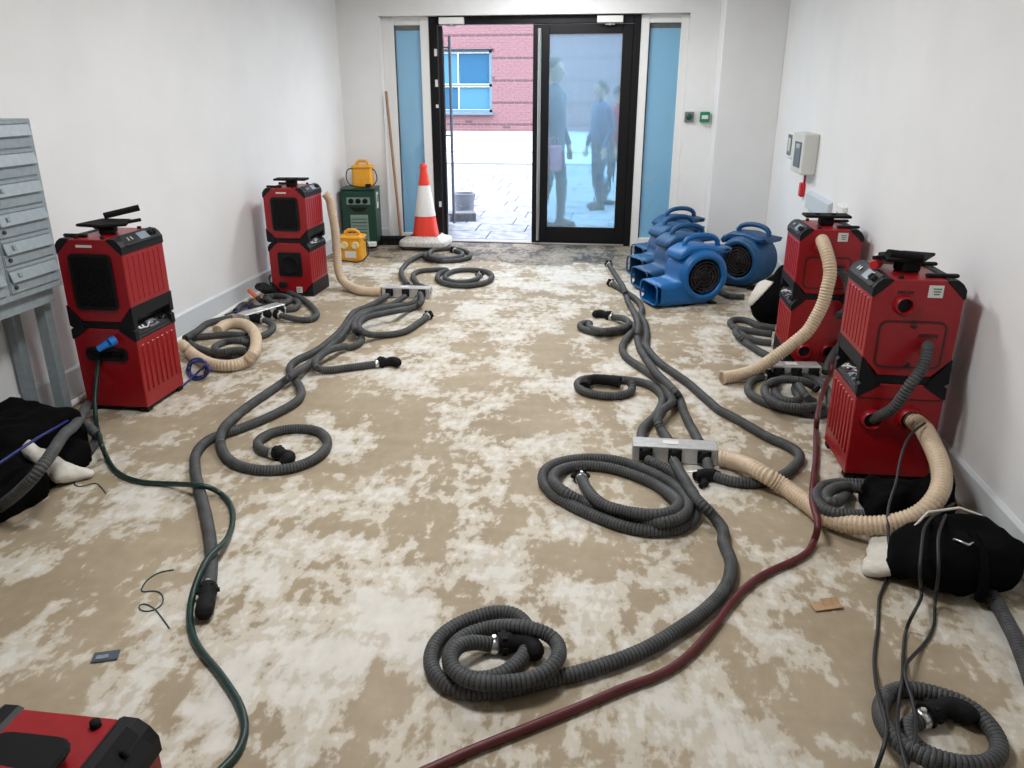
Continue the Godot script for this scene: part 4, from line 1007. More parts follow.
func ribbed_hose(called: String, label: String, kind: String, points: PackedVector3Array, group: String, start := "", end := "") -> Node3D:
	var beige := kind == "beige"
	var r := 0.038 if beige else 0.0235
	var pitch := 0.0165 if beige else 0.0135
	var base := points[0]
	base.y = 0.0
	var root := thing(called, label, "hose", base, 0.0, group)
	var local := PackedVector3Array()
	for p in points:
		local.append(p - base)
	var core := even(local, 0.02)
	var s := Shape.new()
	var radii := PackedFloat32Array()
	radii.resize(core.size())
	radii.fill(r * 0.9)
	s.tube(core, radii, 14)
	part(root, "hose_wall", s, M.beige_wall if beige else M.hose_wall)
	# the reinforcing ribs stand proud of the wall
	var fine := even(local, pitch / 4)
	radii = PackedFloat32Array()
	for i in fine.size():
		radii.append(r * [0.84, 0.985, 1.0, 0.985][i % 4] if not beige else r * [0.87, 0.98, 1.0, 0.98][i % 4])
	s = Shape.new()
	s.tube(fine, radii, 12)
	var ribbing := part(root, "ribbing", s, M.beige_rib if beige else M.hose_rib)
	ribbing.set_meta("kind", "stuff")
	if start:
		fitting(root, local[0], local[0] - local[1], r, start)
	if end:
		fitting(root, local[local.size() - 1], local[local.size() - 1] - local[local.size() - 2], r, end)
	return root


func line(called: String, label: String, category: String, points: PackedVector3Array, r: float, m: Material, group := "") -> Node3D:
	var base := points[0]
	base.y = 0.0
	var q := even(points, 0.012 if r < 0.004 else 0.022)
	for i in q.size():
		q[i] -= base
	var rr := PackedFloat32Array()
	rr.resize(q.size())
	rr.fill(r)
	var s := Shape.new()
	s.tube(q, rr, 10 if r > 0.008 else 8)
	var o := part(self, called, s, m)
	o.position = base
	return tag(o, label, category, group)


func laid(key: String) -> PackedVector3Array:
	var a: Array = HOSE_PATHS[key][3]
	var p := PackedVector3Array()
	for i in range(0, a.size(), 3):
		p.append(Vector3(a[i], a[i + 1], a[i + 2]) / 1000.0)
	return p


const HOSE_LABELS := {
	"L1": "long grey ribbed hose ending in elbow beside the green hose, crossed by it",
	"L2": "grey ribbed hose ending in one open ring with elbow inside, left of bare floor",
	"L3": "grey ribbed hose with sharp hairpin bend ending in black elbow pointing down",
	"L4": "short grey hose in S bend ending in upright black collar on the pale floor",
	"L5": "grey hose coiled in flat ring, nearer of two rings by the traffic cone",
	"L6": "grey hose coiled in flat ring touching the traffic cone base",
	"P1": "grey hose arching from wall-side manifold to the foot of the far left machine",
	"P2": "short grey hose hooking out of the wall-side manifold towards the beige hose",
	"P3": "grey hose bundled inside the beige hose loop by the left wall",
	"P4": "short grey hose lying along white pipe at the left skirting",
	"P5": "tangled dark hose beneath the orange handled tool",
	"P6": "small dark hose loop between orange handled tool and far left machine",
	"R1": "grey ribbed hose wound in a big double oval beside the silver manifold",
	"R2": "grey ribbed hose ending in a tight knot-like coil by the red hose",
	"R3": "grey hose sweeping in wide bend round the beige hose, reaching the blue blowers",
	"B1": "grey hose making a small single ring with elbow, nearest ring to the manifold",
	"B2": "grey hose making a small double ring with elbow, beyond the single ring",
	"B3": "straight grey hose from manifold to collar closest to the doorway threshold",
	"S1": "grey hose folded back on itself beside the black cloth sack",
	"S5": "grey hose bending out from far right machine under the pale beige hose",
	"S2": "grey hose spiral coil with collar in front of far right machine",
	"S6": "grey hose ring lying on the spiral coil by the far right machine",
	"S4": "short arched grey hose behind the slim manifold at far right machine",
	"S3": "grey hose rising behind the near right machine from slim manifold",
	"T1": "grey hose ring tucked at the foot of the near right machine",
	"T2": "grey hose with steel plug end inside ring at near right machine",
	"F1": "short grey hose end lying behind the bright blue blower",
	"F2": "grey hose curving out behind the dark blue blower at the wall",
	"K1": "grey hose ring with black elbow under thin black cables in the corner",
	"K2": "grey hose coming out from under the black duffel bag",
	"M1": "grey ribbed hose lying across the black cloth heap under letterboxes",
	"M2": "bent grey hose stub beside the letterbox leg",
}


func lay_hoses() -> void:
	for key in HOSE_LABELS:
		var h: Array = HOSE_PATHS[key]
		var o := ribbed_hose("grey_hose", HOSE_LABELS[key], "grey", laid(key), "grey ribbed hoses on the floor", h[1], h[2])
		if key == "B1":   # the ring closes through a black elbow
			var e := Shape.new()
			var q := PackedVector3Array()
			for v in [Vector3(0.06, 0.04, -4.27), Vector3(-0.02, 0.042, -4.29), Vector3(-0.09, 0.042, -4.29), Vector3(-0.13, 0.04, -4.25), Vector3(-0.14, 0.036, -4.18)]:
				q.append(v - o.position)
			q = even(q, 0.012)
			var w := PackedFloat32Array()
			for i in q.size():
				w.append(0.034 if i < 5 else 0.031)
			e.tube(q, w, 16)
			part(o, "elbow_fitting", e, M.rubber_black)
	ribbed_hose("beige_hose", "thick tan hose curled in a loop by left wall beside blue cable", "beige", laid("Pb"), "beige ribbed hoses")
	var p := laid("Rb")
	while p.size() > 3 and p[p.size() - 1].z < -3.235:
		p.remove_at(p.size() - 1)
	p.append(Vector3(1.275, 0.3, -3.27))
	ribbed_hose("beige_hose", "thick beige hose from silver manifold up to near right machine", "beige", p, "beige ribbed hoses")
	ribbed_hose("beige_hose", "cream hose hanging from top port of far right machine to floor", "beige", PackedVector3Array([Vector3(1.187, 0.79, -4.785), Vector3(1.188, 0.76, -4.69), Vector3(1.205, 0.691, -4.63), Vector3(1.212, 0.623, -4.6), Vector3(1.201, 0.552, -4.58), Vector3(1.19, 0.473, -4.57), Vector3(1.162, 0.392, -4.56), Vector3(1.121, 0.306, -4.55), Vector3(1.055, 0.237, -4.54), Vector3(0.972, 0.164, -4.53), Vector3(0.895, 0.102, -4.52), Vector3(0.79, 0.05, -4.49), Vector3(0.647, 0.039, -4.423)]), "beige ribbed hoses")
	ribbed_hose("beige_hose", "pale hose dropping behind far left machine to the small manifold", "beige", PackedVector3Array([Vector3(-2.46, 0.79, -6.54), Vector3(-2.43, 0.74, -6.55), Vector3(-2.415, 0.655, -6.54), Vector3(-2.391, 0.507, -6.52), Vector3(-2.381, 0.323, -6.5), Vector3(-2.366, 0.156, -6.46), Vector3(-2.3, 0.06, -6.4), Vector3(-2.1, 0.04, -6.215), Vector3(-1.91, 0.045, -6.19)]), "beige ribbed hoses")
	ribbed_hose("grey_hose", "grey hose looping from hatch to lower port of near right machine", "grey", PackedVector3Array([Vector3(1.283, 0.625, -3.272), Vector3(1.262, 0.625, -3.21), Vector3(1.24, 0.57, -3.165), Vector3(1.19, 0.487, -3.14), Vector3(1.158, 0.378, -3.175), Vector3(1.118, 0.293, -3.268)]), "grey ribbed hoses on the floor")
	ribbed_hose("grey_hose", "dark hose loop on the front of far right machine behind cream hose", "grey", PackedVector3Array([Vector3(1.305, 0.61, -4.785), Vector3(1.32, 0.6, -4.72), Vector3(1.345, 0.54, -4.685), Vector3(1.355, 0.46, -4.68), Vector3(1.355, 0.39, -4.7), Vector3(1.34, 0.34, -4.785)]), "grey ribbed hoses on the floor")
	line("green_hose", "dark green rubber hose snaking from blue socket across the floor", "hose", laid("green"), 0.0115, M.green_rubber)
	line("red_hose", "dark red rubber hose running from machines towards the foreground", "hose", laid("red"), 0.0135, M.red_rubber)
	line("black_cable", "thin black cable draped over thick beige hose, furthest from duffel bag", "cable", laid("C1"), 0.0055, M.cable_black, "thin black cables")
	line("black_cable", "thin black cable crossing the duffel bag, middle one of three", "cable", laid("C2"), 0.0055, M.cable_black, "thin black cables")
	line("black_cable", "thin black cable crossing the duffel bag nearest to its ring", "cable", laid("C3"), 0.0055, M.cable_black, "thin black cables")
	line("blue_cable", "blue cable running along white pipe at left skirting", "cable", laid("bluewall"), 0.006, M.cable_blue)
	line("blue_cable", "coil of blue cable on the floor behind near left machine", "cable", laid("bluecoil"), 0.006, M.cable_blue)
	line("blue_cable", "blue cable stretched over the black cloth heap under letterboxes", "cable", laid("bluebag"), 0.006, M.cable_blue)
	line("black_cable", "small black cable loop standing up against the left skirting", "cable", laid("loop"), 0.005, M.cable_black)
	line("wire_offcut", "thin dark wire curl on open floor near the foil packet", "wire", laid("wire1"), 0.0025, M.wire_teal)
	line("wire_offcut", "thin dark wire curl beside the black cloth heap", "wire", laid("wire2"), 0.0025, M.wire_teal)


# silver distribution box with black collars along both long sides
func manifold(label: String, at: Vector3, turn: float, w: float) -> void:
	var r := thing("manifold_box", label, "manifold", at, turn, "silver hose manifolds")
	var s := Shape.new()
	s.bevel_box(Vector3(0, 0.043, 0), Vector3(w, 0.082, 0.1), 0.004)
	part(r, "box", s, M.aluminium)
	for side in [-1.0, 1.0]:
		for k in 3:
			var x := (k - 1) * w * 0.34
			s = Shape.new()
			s.lathe([Vector2(0.031, 0), Vector2(0.031, 0.012), Vector2(0.028, 0.014), Vector2(0.028, 0.03), Vector2(0.0, 0.03)], 16, Transform3D(Basis(Vector3(1, 0, 0), side * PI / 2), Vector3(x, 0.046, side * 0.05)))
			for q in 4:
				s.box(Vector3(x, 0.046, side * 0.058) + Vector3(cos(q * PI / 2 + 0.8), sin(q * PI / 2 + 0.8), 0) * 0.031, Vector3(0.016, 0.016, 0.014))
			part(r, "collar", s, M.rubber_black)
	s = Shape.new()
	s.bevel_box(Vector3(-w * 0.05, 0.0855, 0.0), Vector3(0.07, 0.003, 0.04), 0.001)
	part(r, "label_plate", s, M.sticker_white)


# ---------------------------------------------------------------- other equipment
func air_mover(label: String, at: Vector3, turn: float, m: Material) -> void:
	var r := thing("air_mover", label, "blower", at, turn, "blue blowers by the door")
	var c := Vector2(0, 0.235)
	var p := PackedVector2Array()
	# the snail: circle with a flat-bottomed duct towards -x
	for k in 26:
		var a := -PI / 2 + TAU * 0.73 * k / 25.0
		p.append(c + Vector2(cos(a), sin(a)) * (0.222 - 0.012 * k / 25.0))
	p.append_array([Vector2(-0.2, 0.215), Vector2(-0.26, 0.2), Vector2(-0.34, 0.195), Vector2(-0.4, 0.19), Vector2(-0.4, 0.02), Vector2(-0.3, 0.012), Vector2(-0.15, 0.012)])
	var s := Shape.new()
	# a hollow shell, open at the end of the duct and at both intakes
	s.pillow(p, [[-0.15, 0.045], [-0.145, 0.022], [-0.13, 0.008], [-0.105, 0.0], [0.105, 0.0], [0.13, 0.008], [0.145, 0.022], [0.15, 0.045]], Transform3D(), 29, Vector3(c.x, c.y, 0.146))
	part(r, "housing", s, m)
	s = Shape.new()
	s.path([Vector3(-0.4, 0.035, -0.13), Vector3(-0.4, 0.025, -0.1), Vector3(-0.4, 0.025, 0.1), Vector3(-0.4, 0.035, 0.13), Vector3(-0.4, 0.06, 0.145), Vector3(-0.4, 0.15, 0.145), Vector3(-0.4, 0.175, 0.13), Vector3(-0.4, 0.186, 0.1), Vector3(-0.4, 0.186, -0.1), Vector3(-0.4, 0.175, -0.13), Vector3(-0.4, 0.15, -0.145), Vector3(-0.4, 0.06, -0.145), Vector3(-0.4, 0.035, -0.13)], 0.008, 8)
	part(r, "outlet_lip", s, m)
	s = Shape.new()
	s.lathe([Vector2(0.0, -0.115), Vector2(0.11, -0.115), Vector2(0.11, 0.115), Vector2(0.0, 0.115)], 24, Transform3D(Basis(Vector3(1, 0, 0), PI / 2), Vector3(c.x, c.y, 0)))
	for k in 24:
		var a := TAU * k / 24
		s.box(Vector3(c.x + cos(a) * 0.12, c.y + sin(a) * 0.12, 0), Vector3(0.024, 0.004, 0.22), Basis(Vector3(0, 0, 1), a + 0.6))
	part(r, "impeller", s, M.black_plastic)
	for side in [-1.0, 1.0]:
		var x := Transform3D(Basis(Vector3(1, 0, 0), side * PI / 2), Vector3(c.x, c.y, side * 0.155))
		s = Shape.new()
		s.lathe([Vector2(0.2, -0.03), Vector2(0.192, 0.0), Vector2(0.175, 0.014), Vector2(0.155, 0.014), Vector2(0.142, 0.002), Vector2(0.14, -0.02)], 32, x)
		part(r, "intake_rim", s, m)
		s = Shape.new()
		for q in [0.045, 0.07, 0.095, 0.12]:
			s.lathe([Vector2(q + 0.004, -0.003), Vector2(q + 0.004, 0.005), Vector2(q - 0.004, 0.005), Vector2(q - 0.004, -0.003)], 28, x)
		for k in 8:
			var a := TAU * k / 8
			s.box(x * Vector3(cos(a) * 0.085, 0.001, sin(a) * 0.085), Vector3(0.115, 0.008, 0.007), x.basis * Basis(Vector3.UP, -a))
		for k in 8:
			var a := TAU * k / 8
			s.box(x * Vector3(cos(a) * 0.14, 0.001, sin(a) * 0.14), Vector3(0.03, 0.008, 0.007), x.basis * Basis(Vector3.UP, -a))
		var guard := part(r, "intake_guard", s, M.intake_brown)
		s = Shape.new()
		s.lathe([Vector2(0.034, -0.004), Vector2(0.03, 0.012), Vector2(0.0, 0.014)], 18, x)
		part(guard, "hub", s, M.rubber_black)
	# saddle and carrying handle
	s = Shape.new()
	s.pillow(PackedVector2Array([Vector2(-0.2, 0.36), Vector2(-0.12, 0.4), Vector2(0.13, 0.4), Vector2(0.24, 0.41), Vector2(0.25, 0.445), Vector2(0.12, 0.455), Vector2(0.02, 0.475), Vector2(-0.12, 0.47), Vector2(-0.2, 0.43), Vector2(-0.225, 0.39)]), [[-0.115, 0.02], [-0.105, 0.004], [-0.08, 0.0], [0.08, 0.0], [0.105, 0.004], [0.115, 0.02]])
	part(r, "saddle", s, m)
	s = Shape.new()
	var arch := PackedVector3Array()
	var rr := PackedFloat32Array()
	for k in 13:
		var a := PI * k / 12.0
		arch.append(Vector3(0.03 - 0.15 * cos(a), 0.45 + 0.085 * pow(sin(a), 0.7), 0))
		rr.append(0.021)
	s.tube(arch, rr, 12)
	part(r, "handle", s, m)
	s = Shape.new()
	s.bevel_box(Vector3(0.2, 0.43, 0.105), Vector3(0.05, 0.02, 0.02), 0.004)
	part(r, "switch", s, M.rubber_black)
	for x in [-0.12, 0.12]:
		s = Shape.new()
		s.bevel_box(Vector3(x, 0.007, 0), Vector3(0.06, 0.014, 0.24), 0.004)
		part(r, "foot", s, M.rubber_black)


func traffic_cone(at: Vector3) -> void:
	var r := thing("traffic_cone", "red and white traffic cone beside the open doorway", "cone", at, 0.0)
	var s := Shape.new()
	s.bevel_box(Vector3(0, 0.022, 0.02), Vector3(0.44, 0.04, 0.42), 0.02, Basis(Vector3.UP, 0.1))
	part(r, "lower_base", s, M.dirty_rubber)
	s = Shape.new()
	var p := PackedVector2Array()
	for q in rounded(0.52, 0.5, 0.1):
		p.append(q)
	s.pillow(p, [[0.0, 0.0], [0.035, 0.0], [0.055, 0.015], [0.075, 0.09], [0.095, 0.11]], Transform3D(Basis(Vector3(1, 0, 0), -PI / 2), Vector3(0, 0.042, 0)))
	part(r, "base", s, M.cone_base)
	var rad := func(y: float) -> float: return lerpf(0.145, 0.034, (y - 0.12) / 0.72)
	var bands := [[0.12, 0.34, M.cone_orange, "lower_band"], [0.34, 0.66, M.cone_white, "reflective_sleeve"], [0.66, 0.84, M.cone_orange, "upper_band"]]
	for b in bands:
		s = Shape.new()
		var e := 0.003 if b[2] == M.cone_white else 0.0
		s.lathe([Vector2(rad.call(b[0]) - 0.004, b[0]), Vector2(rad.call(b[0]) + e, b[0] + 0.002), Vector2(rad.call(b[1]) + e, b[1] - 0.002), Vector2(rad.call(b[1]) - 0.004, b[1])], 30)
		part(r, b[3], s, b[2])
	s = Shape.new()
	s.lathe([Vector2(0.04, 0.835), Vector2(0.041, 0.85), Vector2(0.034, 0.875), Vector2(0.022, 0.885), Vector2(0.0, 0.885)], 24)
	part(r, "tip", s, M.cone_orange)


func transformer(label: String, at: Vector3, turn: float, k: float, sockets: bool) -> void:
	var r := thing("site_transformer", label, "transformer", at, turn, "yellow site transformers")
	var s := Shape.new()
	s.pillow(rounded(0.21 * k, 0.19 * k, 0.03 * k), [[0.0, 0.012], [0.015, 0.002], [0.03, 0.0], [0.2 * k, 0.004], [0.225 * k, 0.012], [0.235 * k, 0.03]], Transform3D(Basis(Vector3(1, 0, 0), -PI / 2), Vector3.ZERO))
	part(r, "case", s, M.transformer_yellow)
	s = Shape.new()
	s.pillow(rounded(0.225 * k, 0.205 * k, 0.035 * k), [[0.0, 0.006], [0.006, 0.0], [0.018, 0.0], [0.026, 0.008]], Transform3D(Basis(Vector3(1, 0, 0), -PI / 2), Vector3(0, 0.205 * k, 0)))
	part(r, "lid", s, M.transformer_yellow)
	s = Shape.new()
	s.path([Vector3(-0.07 * k, 0.225 * k, 0), Vector3(-0.06 * k, 0.255 * k, 0), Vector3(-0.03 * k, 0.275 * k, 0), Vector3(0.03 * k, 0.275 * k, 0), Vector3(0.06 * k, 0.255 * k, 0), Vector3(0.07 * k, 0.225 * k, 0)], 0.016 * k, 10)
	part(r, "handle", s, M.transformer_yellow)
	if sockets:
		for x in [-0.05, 0.05]:
			s = Shape.new()
			s.lathe([Vector2(0.036, 0), Vector2(0.036, 0.03), Vector2(0.028, 0.034), Vector2(0.022, 0.026), Vector2(0, 0.024)], 18, Transform3D(Basis(Vector3(1, 0, 0), PI / 2), Vector3(x * k, 0.155 * k, 0.09 * k)))
			part(r, "socket", s, M.socket_cream)
		s = Shape.new()
		s.box(Vector3(0, 0.07 * k, 0.096 * k), Vector3(0.1 * k, 0.06 * k, 0.004))
		part(r, "rating_plate", s, M.sticker_white)
	else:
		s = Shape.new()
		s.bevel_box(Vector3(0.07 * k, 0.03 * k, 0.1 * k), Vector3(0.06, 0.03, 0.03), 0.006)
		part(r, "socket", s, M.rubber_black)
	s = Shape.new()
	var pts := PackedVector3Array([Vector3(-0.09 * k, 0.2 * k, 0.09 * k), Vector3(-0.14 * k, 0.19 * k, 0.1 * k), Vector3(-0.16 * k, 0.11 * k, 0.1 * k), Vector3(-0.12 * k, 0.04 * k, 0.12 * k), Vector3(0.0, 0.014, 0.13 * k), Vector3(0.1 * k, 0.016, 0.11 * k), Vector3(0.15 * k, 0.08 * k, 0.02), Vector3(0.13 * k, 0.17 * k, 0.0), Vector3(0.1 * k, 0.19 * k, 0.0)])
	var q := even(pts, 0.012)
	var rr := PackedFloat32Array()
	rr.resize(q.size())
	rr.fill(0.006)
	s.tube(q, rr, 8)
	part(r, "lead", s, M.cable_black)


func green_tank(at: Vector3, turn: float) -> void:
	var r := thing("green_dehumidifier", "dark green metal machine with grey panels carrying a yellow transformer", "machine", at, turn)
	var s := Shape.new()
	s.bevel_box(Vector3(0, 0.335, 0), Vector3(0.36, 0.57, 0.32), 0.012)
	part(r, "case", s, M.tank_green)
	s = Shape.new()
	s.bevel_box(Vector3(0, 0.625, 0), Vector3(0.375, 0.014, 0.335), 0.004)
	part(r, "lid", s, M.tank_green)
	s = Shape.new()
	s.bevel_box(Vector3(0, 0.505, 0.162), Vector3(0.25, 0.075, 0.008), 0.002)
	var p := part(r, "control_panel", s, M.panel_grey)
	for x in [-0.075, 0.0, 0.075]:
		s = Shape.new()
		s.lathe([Vector2(0.028, 0), Vector2(0.026, 0.016), Vector2(0, 0.018)], 16, Transform3D(Basis(Vector3(1, 0, 0), PI / 2), Vector3(x, 0.505, 0.166)))
		part(p, "dial", s, M.rubber_black)
	s = Shape.new()
	s.bevel_box(Vector3(0.0, 0.21, 0.162), Vector3(0.19, 0.3, 0.006), 0.002)
	var g := part(r, "drain_panel", s, M.panel_grey)
	s = Shape.new()
	for k in 7:
		s.box(Vector3(0, 0.1 + 0.036 * k, 0.166), Vector3(0.16, 0.006, 0.004))
	part(g, "louvre", s, M.tank_green)
	s = Shape.new()
	s.extrude(PackedVector2Array([Vector2(-0.1, 0.44), Vector2(-0.05, 0.395), Vector2(0.05, 0.395), Vector2(0.1, 0.44)]), 0.158, 0.165)
	part(r, "vent", s, M.black_plastic)
	s = Shape.new()
	s.box(Vector3(0.181, 0.5, 0.02), Vector3(0.003, 0.17, 0.09))
	var d := part(r, "side_label", s, M.sticker_white)
	s = Shape.new()
	s.box(Vector3(0.183, 0.52, 0.02), Vector3(0.002, 0.08, 0.06))
	part(d, "print", s, M.sticker_print)
	s = Shape.new()
	s.bevel_box(Vector3(0, 0.035, 0), Vector3(0.34, 0.05, 0.3), 0.006)
	part(r, "plinth", s, M.rubber_black)
	s = Shape.new()
	s.bevel_box(Vector3(0.12, 0.05, 0.175), Vector3(0.1, 0.05, 0.05), 0.006)
	part(r, "drip_tray", s, M.plastic_white)


func broom(at: Vector3) -> void:
	var r := thing("broom", "wooden handled broom with black head leaning by the side pane", "broom", at)
	var s := Shape.new()
	s.rod(Vector3(0.03, 0.09, 0.0), Vector3(-0.085, 1.6, -0.11), 0.015, 12)
	part(r, "handle", s, M.broom_wood)
	s = Shape.new()
	s.bevel_box(Vector3(-0.05, 0.075, 0.03), Vector3(0.36, 0.05, 0.06), 0.012, Basis(Vector3.UP, 0.12))
	part(r, "head", s, M.rubber_black)
	s = Shape.new()
	var g := RandomNumberGenerator.new()
	g.seed = 8
	for k in 160:
		var x := -0.22 + 0.34 * g.randf()
		var z := 0.03 + (g.randf() - 0.5) * 0.05 - (x + 0.05) * 0.12
		s.box(Vector3(x, 0.028, z), Vector3(0.006, 0.054, 0.006), Basis(Vector3(1, 0, 0), (g.randf() - 0.5) * 0.3))
	part(r, "bristles", s, M.bristle).set_meta("kind", "stuff")


func letterboxes() -> void:
	var z1 := -3.455
	var r := thing("letterbox_bank", "grey steel letterbox bank on legs against the left wall", "letterboxes", Vector3(-2.8, 0, -3.1))
	var o := Vector3(2.8, 0, 3.1)
	var s := Shape.new()
	s.bevel_box(Vector3(-2.815, 1.1, -2.76) + o, Vector3(0.29, 0.77, 1.39), 0.003)
	part(r, "cabinet", s, M.mailbox_grey)
	s = Shape.new()
	s.box(Vector3(-2.81, 0.68, -2.76) + o, Vector3(0.2, 0.08, 1.33))
	part(r, "plinth_rail", s, M.mailbox_grey)
	for z in [-3.47, -2.05]:
		s = Shape.new()
		s.bevel_box(Vector3(-2.795, 0.345, z + (0.03 if z < -3 else -0.03)) + o, Vector3(0.06, 0.69, 0.05), 0.003)
		part(r, "leg", s, M.mailbox_grey)
		s = Shape.new()
		s.bevel_box(Vector3(-2.93, 0.345, z + (0.08 if z < -3 else -0.03)) + o, Vector3(0.05, 0.69, 0.05), 0.003)
		part(r, "leg", s, M.mailbox_grey)
	for col in 4:
		var zc := z1 + 0.02 + 0.165 + col * 0.345
		for row in 6:
			var y := 0.735 + 0.123 * (row + 0.5) + 0.008
			var x := -2.668
			s = Shape.new()
			s.box(Vector3(x - 0.001, y, zc) + o, Vector3(0.006, 0.117, 0.322))
			var d := part(r, "box_front", s, M.mailbox_grey)
			s = Shape.new()
			s.bevel_box(Vector3(x + 0.003, y - 0.03, zc) + o, Vector3(0.008, 0.05, 0.312), 0.0015)
			s.bevel_box(Vector3(x + 0.003, y + 0.051, zc) + o, Vector3(0.008, 0.012, 0.312), 0.0015)
			part(d, "door", s, M.mailbox_grey)
			s = Shape.new()
			s.bevel_box(Vector3(x + 0.012, y + 0.018, zc) + o, Vector3(0.008, 0.052, 0.306), 0.002, Basis(Vector3(0, 0, 1), 0.28))
			part(d, "flap", s, M.mailbox_grey)
			s = Shape.new()
			s.lathe([Vector2(0.009, 0), Vector2(0.009, 0.008), Vector2(0, 0.008)], 12, Transform3D(Basis(Vector3(0, 0, 1), -PI / 2), Vector3(x + 0.007, y - 0.03, zc + 0.13) + o))
			part(d, "lock", s, M.mailbox_dark)
			s = Shape.new()
			s.bevel_box(Vector3(x + 0.02, y + 0.022, zc + 0.1) + o, Vector3(0.004, 0.02, 0.018), 0.001, Basis(Vector3(0, 0, 1), 0.28))
			part(d, "name_tag", s, M.panel_grey)


func lumpy(seed_value: int, freq: float) -> FastNoiseLite:
	var f := FastNoiseLite.new()
	f.seed = seed_value
	f.frequency = freq
	f.fractal_octaves = 3
	return f


func bags() -> void:
	# duffel bag by the right wall
	var at := Vector3(1.2, 0, -2.53)
	var f := lumpy(4, 6.0)
	var r := thing("duffel_bag", "black canvas duffel bag with metal ring against the right skirting", "bag", at)
	var body := func(p: Vector3) -> float:
		var q := p - Vector3(0.015, 0.095, 0.0)
		var d := soft_box(Basis(Vector3.UP, -0.12) * q, Vector3(0.185, 0.1 - 0.03 * absf(q.x) / 0.2, 0.15), 0.075)
		d = soft_min(d, bone(p, Vector3(-0.1, 0.07, -0.05), Vector3(-0.17, 0.05, 0.03), 0.065, 0.045), 0.04)
		d = soft_min(d, bone(p, Vector3(0.1, 0.17, -0.08), Vector3(0.17, 0.15, 0.05), 0.045, 0.04), 0.04)
		d += f.get_noise_3dv(p) * 0.02
		return maxf(d, -p.y)
	part(r, "body", net(body, Vector3(-0.27, -0.012, -0.22), Vector3(0.25, 0.26, 0.24), 0.011), M.bag_cloth)
	var s := Shape.new()
	s.path([Vector3(-0.03, 0.19, 0.06), Vector3(-0.025, 0.2, 0.085), Vector3(0.0, 0.195, 0.1), Vector3(0.02, 0.195, 0.085), Vector3(0.025, 0.19, 0.06)], 0.004, 8)
	part(r, "ring", s, M.clamp_steel)
	s = Shape.new()
	s.path([Vector3(-0.12, 0.16, -0.05), Vector3(-0.06, 0.2, -0.1), Vector3(0.05, 0.215, -0.12), Vector3(0.12, 0.2, -0.1)], 0.005, 8)
	part(r, "piping", s, M.white_cloth)
	s = Shape.new()
	s.path([Vector3(0.04, 0.2, 0.02), Vector3(0.045, 0.17, 0.12), Vector3(0.04, 0.09, 0.17), Vector3(0.04, 0.03, 0.165)], 0.016, 8)
	part(r, "strap", s, M.bag_cloth)
	# its white lining spills out on the aisle side
	var g := lumpy(14, 9.0)
	var flap := func(p: Vector3) -> float:
		var d := soft_box(Basis(Vector3(0, 0, 1), -0.35) * Basis(Vector3.UP, 0.4) * (p - Vector3(-0.19, 0.03, -0.07)), Vector3(0.06, 0.022, 0.13), 0.02)
		return maxf(d + g.get_noise_3dv(p) * 0.018, -p.y)
	part(r, "lining", net(flap, Vector3(-0.33, -0.01, -0.25), Vector3(-0.08, 0.16, 0.08), 0.01), M.white_cloth)
	# loose black cloth behind it
	var h := lumpy(24, 6.0)
	var heap := func(p: Vector3) -> float:
		var d := soft_box(p - Vector3(0, 0.05, 0), Vector3(0.17, 0.075, 0.11), 0.05)
		d = soft_min(d, bone(p, Vector3(0.04, 0.08, -0.02), Vector3(0.13, 0.13, -0.03), 0.05, 0.04), 0.05)
		return maxf(d + h.get_noise_3dv(p) * 0.03, -p.y)
	var c := part(self, "black_cloth", net(heap, Vector3(-0.22, -0.012, -0.17), Vector3(0.22, 0.22, 0.17), 0.012), M.bag_cloth)
	c.position = Vector3(1.21, 0, -2.98)
	tag(c, "crumpled black cloth between duffel bag and near right machine", "cloth")
	# black heap with white lining under the letterboxes
	r = thing("black_holdall", "big black holdall with white lining lying under the letterboxes", "bag", Vector3(-2.58, 0, -2.86))
	var k := lumpy(34, 4.0)
	var big := func(p: Vector3) -> float:
		var d := soft_box(Basis(Vector3.UP, 0.15) * (p - Vector3(-0.12, 0.08, -0.1)), Vector3(0.22, 0.14, 0.22), 0.05)
		d = soft_min(d, soft_box(Basis(Vector3.UP, 0.2) * (p - Vector3(-0.02, 0.05, 0.3)), Vector3(0.27, 0.1, 0.18), 0.05), 0.04)
		d = soft_min(d, soft_box(p - Vector3(0.08, 0.02, 0.03), Vector3(0.15, 0.08, 0.2), 0.05), 0.05)
		return maxf(d + k.get_noise_3dv(p) * 0.03, -p.y)
	part(r, "body", net(big, Vector3(-0.36, -0.014, -0.46), Vector3(0.38, 0.31, 0.58), 0.015), M.bag_cloth)
	var w := lumpy(44, 8.0)
	var lining := func(p: Vector3) -> float:
		var d := bone(p, Vector3(0.02, 0.2, -0.02), Vector3(0.1, 0.15, 0.06), 0.016, 0.026)
		d = soft_min(d, bone(p * Vector3(1, 1.5, 1), Vector3(0.1, 0.22, 0.06), Vector3(0.24, 0.08, 0.08), 0.03, 0.06), 0.03)
		d = soft_min(d, bone(p * Vector3(1, 1.6, 1), Vector3(0.24, 0.07, 0.08), Vector3(0.31, 0.03, 0.02), 0.055, 0.03), 0.03)
		return maxf(d + w.get_noise_3dv(p) * 0.02, -p.y)
	part(r, "lining", net(lining, Vector3(-0.05, -0.01, -0.1), Vector3(0.4, 0.28, 0.18), 0.012), M.white_cloth)
	# sack beside the far right machine
	r = thing("cloth_sack", "rounded black and white cloth sack beside the far right machine", "sack", Vector3(1.16, 0, -5.84))
	var m := lumpy(54, 5.0)
